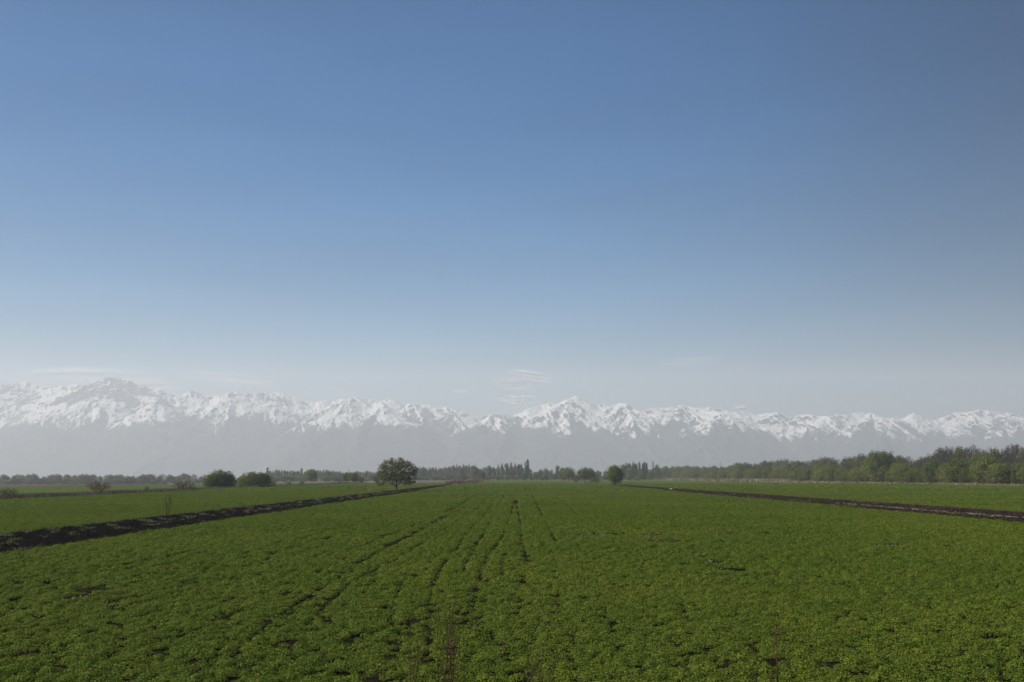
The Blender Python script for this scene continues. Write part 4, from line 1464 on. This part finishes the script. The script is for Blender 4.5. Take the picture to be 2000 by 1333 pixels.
def mountains():
    nu, nd = 1750, 470
    u = np.concatenate([np.linspace(-420, -60, 50)[:-1], np.linspace(-60, 2060, nu), np.linspace(2060, 2420, 50)[1:]])
    D = np.concatenate([np.linspace(8200, 9400, 60)[:-1], np.linspace(9400, 13000, nd - 120), np.linspace(13000, 15200, 62)[1:]])
    U, Y = np.meshgrid(u, D)
    X = (U - 1000) / FC * Y
    sky = np.interp(u, SKY[:, 0], SKY[:, 1])
    rsx = perlin(u * 0.02, u * 0, 91) * 14
    sky = np.where(u < 0, 752 + rsx, np.where(u > 2000, 812 + rsx, sky))
    tgt = np.array([ytan(v) for v in sky])                       # z / Y at the skyline
    tgt = tgt + (2.4 * (ridged(u / 19, u * 0, 4, 191) - 0.55) + 0.7 * perlin(u / 5, u * 0, 192)) / FC
    smooth_t = np.convolve(np.pad(tgt, 60, 'edge'), np.ones(121) / 121, 'valid')
    Hs = smooth_t[None] * 12300
    # a skeleton of ridges: the crest under the traced skyline, spurs towards the plain, side spurs off those
    rs = np.random.RandomState(12)
    segs = []                                    # x0, y0, h0, x1, y1, h1, steepness
    cu = u[::9]
    cy = 12050 + 260 * perlin(cu / 95, cu * 0, 92) + 90 * perlin(cu / 25, cu * 0 + 4, 93)
    ch = tgt[::9] * cy
    cx = (cu - 1000) / FC * cy
    for i in range(len(cu) - 1):
        segs.append((cx[i], cy[i], ch[i], cx[i + 1], cy[i + 1], ch[i + 1], 0.62))
    # start spurs under the peaks and between them
    i = 4
    while i < len(cu) - 4:
        j = i + int(np.argmax(ch[i - 3:i + 4])) - 3
        x, y, h0 = cx[j], cy[j], ch[j] * rs.uniform(0.97, 1.0)
        head = -pi / 2 + rs.uniform(-0.75, 0.75)
        L = rs.uniform(1900, 2700)
        n = 16
        px_, py_, ph_ = x, y, h0
        amp = rs.uniform(0.03, 0.13)
        phs = rs.uniform(0, 6.28)
        ex = rs.uniform(1.0, 1.9)
        side = 1 if rs.rand() < 0.5 else -1
        for q in range(1, n + 1):
            t = q / n
            head += rs.uniform(-0.28, 0.28) + 0.10 * (-pi / 2 - head)
            x2 = px_ + cos(head) * L / n
            y2 = py_ + sin(head) * L / n
            h2_ = h0 * (1 - t ** ex) * (1 + amp * sin(phs + t * 9.0)) + rs.uniform(-14, 14)
            if q > 1:
                h2_ = min(h2_, h0 * 0.985)
            kk = rs.uniform(0.6, 0.8)
            segs.append((px_, py_, ph_, x2, y2, h2_, kk))
            # side spurs, alternating
            if q % 2 == 0 and ph_ > 160:
                for sd in ((side,) if rs.rand() < 0.6 else (1, -1)):
                    a2 = head + sd * rs.uniform(0.75, 1.25)
                    l2 = rs.uniform(0.6, 1.1) * 820
                    x3, y3, h3 = px_, py_, ph_ - 4
                    m = 4
                    for w in range(1, m + 1):
                        a2 += rs.uniform(-0.2, 0.2) - 0.12 * sd
                        x4 = x3 + cos(a2) * l2 / m
                        y4 = y3 + sin(a2) * l2 / m
                        h4 = ph_ - 4 - (w / m) ** 1.1 * l2 * rs.uniform(0.42, 0.52)
                        segs.append((x3, y3, h3, x4, y4, h4, rs.uniform(0.75, 1.0)))
                        if w in (2, 3):
                            a3 = a2 + (1 if rs.rand() < .5 else -1) * rs.uniform(0.8, 1.2)
                            segs.append((x4, y4, h4 - 2, x4 + cos(a3) * 190, y4 + sin(a3) * 190, h4 - 105, 1.0))
                        x3, y3, h3 = x4, y4, h4
                side = -side
            px_, py_, ph_ = x2, y2, h2_
        i += rs.randint(6, 13)
    wx = X + 40 * fbm(X / 330, Y / 330, 3, 94) + 12 * fbm(X / 60, Y / 60, 2, 194)
    wy = Y + 40 * fbm(X / 330 + 7, Y / 330, 3, 95) + 12 * fbm(X / 60 + 5, Y / 60, 2, 195)
    h = np.maximum(0, (Y - 9300) * 0.05) * sstep(14500, 12500, Y) + 0 * X
    for (x0, y0, a0, x1, y1, a1, kk) in segs:
        hm = max(a0, a1)
        if hm < 25:
            continue
        floor = max(0.0, hm - 620)
        R = (hm - floor) / kk + 70
        ylo, yhi = min(y0, y1) - R, max(y0, y1) + R
        r0, r1 = np.searchsorted(D, (ylo, yhi))
        if r1 - r0 < 1:
            continue
        ulo = min((min(x0, x1) - R) / ylo, (min(x0, x1) - R) / yhi) * FC + 1000
        uhi = max((max(x0, x1) + R) / ylo, (max(x0, x1) + R) / yhi) * FC + 1000
        c0, c1 = np.searchsorted(u, (ulo, uhi))
        if c1 - c0 < 1:
            continue
        xx = wx[r0:r1, c0:c1]
        yy = wy[r0:r1, c0:c1]
        dx, dy = x1 - x0, y1 - y0
        t = np.clip(((xx - x0) * dx + (yy - y0) * dy) / (dx * dx + dy * dy + 1e-6), 0, 1)
        d = np.hypot(xx - x0 - t * dx, yy - y0 - t * dy)
        hh = a0 + (a1 - a0) * t - kk * d * (1.2 - 0.2 * np.clip(d / 300, 0, 1.5))
        sub = h[r0:r1, c0:c1]
        np.maximum(sub, hh, out=sub)
    h += 30 * np.clip(h / 400, 0, 1) * (ridged((wx + 0.4 * wy) / 190, (wy - 0.4 * wx) / 260, 5, 99, 0.55) - 0.5)
    print('ridges', len(segs))
    # fit each line of sight to the skyline of the photograph
    ang = (h / Y).max(0)
    k = tgt / ang
    gk = np.exp(-np.linspace(-2, 2, 25) ** 2)
    kn = np.convolve(np.pad(k, 12, 'edge'), gk / gk.sum(), 'valid') * 1.004
    blend = sstep(10800, 11900, Y)
    kl = np.convolve(np.pad(k, 70, 'edge'), np.ones(141) / 141, 'valid')
    h = h * (kl[None] * (1 - blend) + kn[None] * blend)
    h = np.minimum(h, (tgt[None] + 0 * Y) * Y)
    h = np.maximum(h, 0) * sstep(8400, 9500, Y) - 8
    h = np.where(h < 0, -8, h)
    V = np.stack([X, Y, h], -1).reshape(-1, 3)
    nx = len(u)
    ny = len(D)
    i = (np.arange(ny - 1)[:, None] * nx + np.arange(nx - 1)[None]).ravel()
    me = np_mesh('mountains', V, [np.stack([i, i + 1, i + 1 + nx, i + nx], 1)], None, True)
    # how much snow lies: altitude, hollows, slope
    line = np.interp(U, [0, 500, 1000, 1500, 2000], [600, 560, 535, 515, 480])
    # slope of the surface
    dzdu = np.gradient(h, axis=1) / np.maximum(np.gradient(X, axis=1), 1)
    dzdy = np.gradient(h, axis=0) / np.gradient(Y, axis=0)
    slope = np.hypot(dzdu, dzdy)
    nz = fbm(X / 420, Y / 700, 5, 101, 0.6)
    up = np.clip((h - line) / 330, -1, 1.4)
    front = sstep(12000, 10600, Y)
    snow = 0.5 + 1.5 * (h - line - 60 * front) / 250 + 1.1 * nz - 0.7 * np.clip(-dzdu, -0.5, 1)
    rib = ridged((X + 0.55 * h) / 60, (Y * 0.15 + 0.5 * h) / 260, 4, 104, 0.6)
    patch = fbm(X / 700 + 3, Y / 700 + h / 300, 4, 105, 0.55) + 0.75 * sstep(560, 260, U) * sstep(700, 860, h)
    rock = np.clip(sstep(0.85, 1.25, slope + 0.55 * patch - 0.15) * sstep(0.34, 0.62, rib + 0.3 * patch) + 0.5 * sstep(0.6, 0.85, rib), 0, 1)
    snow = np.clip(snow, 0, 1) * (1 - 0.9 * rock)
    at = me.attributes.new('snow', 'FLOAT', 'POINT')
    at.data.foreach_set('value', snow.astype(np.float32).ravel())
    m, nt, out = new_mat('mountain')
    a = nt.nodes.new('ShaderNodeAttribute')
    a.attribute_name = 'snow'
    p = geopos(nt)
    n1 = noise(nt, p, 0.02, 5, 0.65)
    ad = node(nt, 'ShaderNodeMath', operation='ADD')
    sc_ = node(nt, 'ShaderNodeMath', operation='MULTIPLY_ADD')
    nt.links.new(n1, sc_.inputs[0])
    sc_.inputs[1].default_value = 0.8
    sc_.inputs[2].default_value = -0.4
    nt.links.new(a.outputs['Fac'], ad.inputs[0])
    nt.links.new(sc_.outputs[0], ad.inputs[1])
    f = ramp(nt, ad.outputs[0], [(0.26, (0, 0, 0)), (0.80, (1, 1, 1))])
    rockc = ramp(nt, noise(nt, p, 0.004, 5), [(0.35, (0.030, 0.038, 0.038)), (0.65, (0.055, 0.060, 0.060))])
    snowc = ramp(nt, noise(nt, p, 0.003, 3), [(0.3, (0.82, 0.77, 0.70)), (0.7, (0.88, 0.84, 0.78))])
    c = mixc(nt, f, rockc, snowc)
    b = node(nt, 'ShaderNodeBsdfDiffuse')
    nt.links.new(c, b.inputs[0])
    bp = node(nt, 'ShaderNodeBump', Strength=0.6, Distance=9.0)
    nt.links.new(noise(nt, p, 0.02, 6, 0.65), bp.inputs['Height'])
    nt.links.new(bp.outputs[0], b.inputs['Normal'])
    nt.links.new(b.outputs[0], out.inputs[0])
    me.materials.append(m)
    tag(link('mountains', me), kind='structure')


mountains()


# ------------------------------------------------------------------ clouds, beyond the hazy air
def cloud(px, py, wpx, hpx, Y, dens, seed, label, stretchn=(1, 1, 1), tilt=0.0, thr=0.45, soft=0.2, fall=1.0, nscale=3.0, depth=0.7):
    x = xat(px, Y)
    z = ytan(py) * Y + CAMZ
    a = wpx / FC * Y / 2
    c = hpx / FC * Y / 2
    U, W = np.meshgrid(np.linspace(0, pi, 17), np.linspace(0, 2 * pi, 33)[:-1])
    V = np.stack([np.sin(U) * np.cos(W), np.sin(U) * np.sin(W), np.cos(U)], -1).reshape(-1, 3)
    fs = np.array([[i * 17 + j, i * 17 + j + 1, ((i + 1) % 32) * 17 + j + 1, ((i + 1) % 32) * 17 + j] for i in range(32) for j in range(16)])
    o = link('cloud', np_mesh('cloud', V, [fs]), None, (x, Y, z))
    o.scale = (a, a * depth, c)
    o.rotation_euler = (0, tilt, 0)
    m, nt, out = new_mat('cloud_%d' % seed)
    tc = nt.nodes.new('ShaderNodeTexCoord')
    fl = node(nt, 'ShaderNodeVectorMath', operation='MULTIPLY')
    fl.inputs[1].default_value = (1, 0, 1)
    nt.links.new(tc.outputs['Object'], fl.inputs[0])
    ln = node(nt, 'ShaderNodeVectorMath', operation='LENGTH')
    nt.links.new(fl.outputs[0], ln.inputs[0])
    mp = nt.nodes.new('ShaderNodeMapping')
    mp.inputs['Scale'].default_value = stretchn
    mp.inputs['Location'].default_value = (seed * 3.7, seed * 1.3, 0)
    nt.links.new(tc.outputs['Object'], mp.inputs[0])
    n = noise(nt, mp.outputs[0], nscale, 6, 0.62)
    fo = node(nt, 'ShaderNodeMapRange', interpolation_type='SMOOTHSTEP')
    fo.inputs['From Min'].default_value = fall
    fo.inputs['From Max'].default_value = 0.97
    fo.inputs['To Min'].default_value = 1
    fo.inputs['To Max'].default_value = 0
    nt.links.new(ln.outputs['Value'], fo.inputs['Value'])
    tn = node(nt, 'ShaderNodeMapRange', interpolation_type='SMOOTHSTEP')
    tn.inputs['From Min'].default_value = thr
    tn.inputs['From Max'].default_value = thr + soft
    nt.links.new(n, tn.inputs['Value'])
    mu = node(nt, 'ShaderNodeMath', operation='MULTIPLY')
    nt.links.new(fo.outputs[0], mu.inputs[0])
    nt.links.new(tn.outputs[0], mu.inputs[1])
    m2 = node(nt, 'ShaderNodeMath', operation='MULTIPLY')
    nt.links.new(mu.outputs[0], m2.inputs[0])
    m2.inputs[1].default_value = min(1.9 * dens, 0.95)
    df = nt.nodes.new('ShaderNodeBsdfDiffuse')
    df.inputs[0].default_value = (0.93, 0.92, 0.91, 1)
    df.inputs['Normal'].default_value = (-0.5, -0.25, 0.83)     # light scatters in a cloud's body, whatever way its skin faces
    cn = node(nt, 'ShaderNodeCombineXYZ')
    cn.inputs[0].default_value, cn.inputs[1].default_value, cn.inputs[2].default_value = -0.5, -0.25, 0.83
    nt.links.new(cn.outputs[0], df.inputs['Normal'])
    tl = nt.nodes.new('ShaderNodeBsdfTranslucent')
    tl.inputs[0].default_value = (0.9, 0.89, 0.88, 1)
    m1 = nt.nodes.new('ShaderNodeMixShader')
    m1.inputs[0].default_value = 0.15
    nt.links.new(df.outputs[0], m1.inputs[1])
    nt.links.new(tl.outputs[0], m1.inputs[2])
    tr = nt.nodes.new('ShaderNodeBsdfTransparent')
    mx = nt.nodes.new('ShaderNodeMixShader')
    nt.links.new(m2.outputs[0], mx.inputs[0])
    nt.links.new(tr.outputs[0], mx.inputs[1])
    nt.links.new(m1.outputs[0], mx.inputs[2])
    nt.links.new(mx.outputs[0], out.inputs[0])
    o.data.materials.append(m)
    for pl in o.data.polygons:
        pl.use_smooth = True
    tag(o, label, 'cloud')


CLOUDS = [
    (200, 742, 350, 46, 18000, 0.26, 1, 'long pale lens shaped veil of cloud above the tall flat topped peak', (0.5, 1, 0.22), 0.03, 0.10, 0.55, 0.1),
    (450, 743, 250, 24, 18000, 0.20, 2, 'thin drawn out veil beside the lens shaped cloud', (0.5, 1, 0.22), 0.07, 0.10, 0.55, 0.1),
    (1042, 735, 125, 20, 17500, 0.55, 3, 'slanting white wisp high over the pointed peak', (0.9, 1, 0.45), 0.17, 0.22, 0.4, 0.0),
    (1000, 751, 130, 32, 17500, 0.42, 4, 'broad feathery wisp below the slanting one', (0.9, 1, 0.5), 0.03, 0.25, 0.45, 0.0),
    (1010, 781, 120, 20, 16800, 0.75, 5, 'row of small puffy clouds just above the low saddle', (1.6, 1, 0.6), 0.0, 0.42, 0.16, 0.3),
    (1450, 799, 44, 15, 16500, 0.6, 6, 'single small puff resting on the snowy crest', (1.0, 1, 0.8), 0.0, 0.30, 0.25, 0.3),
    (1350, 706, 200, 12, 19000, 0.11, 7, 'faint thin streak high above the snowy crest', (0.5, 1, 1), -0.05, 0.30, 0.3, 0.1),
    (900, 764, 64, 8, 18000, 0.3, 8, 'short faint streak beside the feathery wisp', (0.6, 1, 1), 0.0, 0.28, 0.3, 0.1),
]
for cdef in CLOUDS:
    cloud(*cdef)

# ------------------------------------------------------------------ hazy air round everything
HZ0, HZ1 = -13.0, 1560.0
bm_v = [(-11500, -600, HZ0), (11500, -600, HZ0), (11500, 15600, HZ0), (-11500, 15600, HZ0), (-11500, -600, 470.0), (11500, -600, 470.0), (11500, 15600, HZ1), (-11500, 15600, HZ1)]  # wedge shape, low over the camera, keeps haze off the upper sky
hz = bpy.data.meshes.new('haze')
hz.from_pydata(bm_v, [], [(3, 2, 1, 0), (4, 5, 6, 7), (0, 1, 5, 4), (1, 2, 6, 5), (2, 3, 7, 6), (3, 0, 4, 7)])
m, nt, out = new_mat('haze_air')
v = nt.nodes.new('ShaderNodeVolumePrincipled')
v.inputs['Color'].default_value = (0.96, 0.98, 1.0, 1)
v.inputs['Density'].default_value = 0.000130
v.inputs['Anisotropy'].default_value = 0.2
nt.links.new(v.outputs[0], out.inputs['Volume'])
hz.materials.append(m)
o = link('haze', hz)
o.display_type = 'WIRE'
tag(o, 'thin bluish haze filling the air up to the mountains', 'haze', kind='stuff')
print('objects', len(bpy.data.objects))
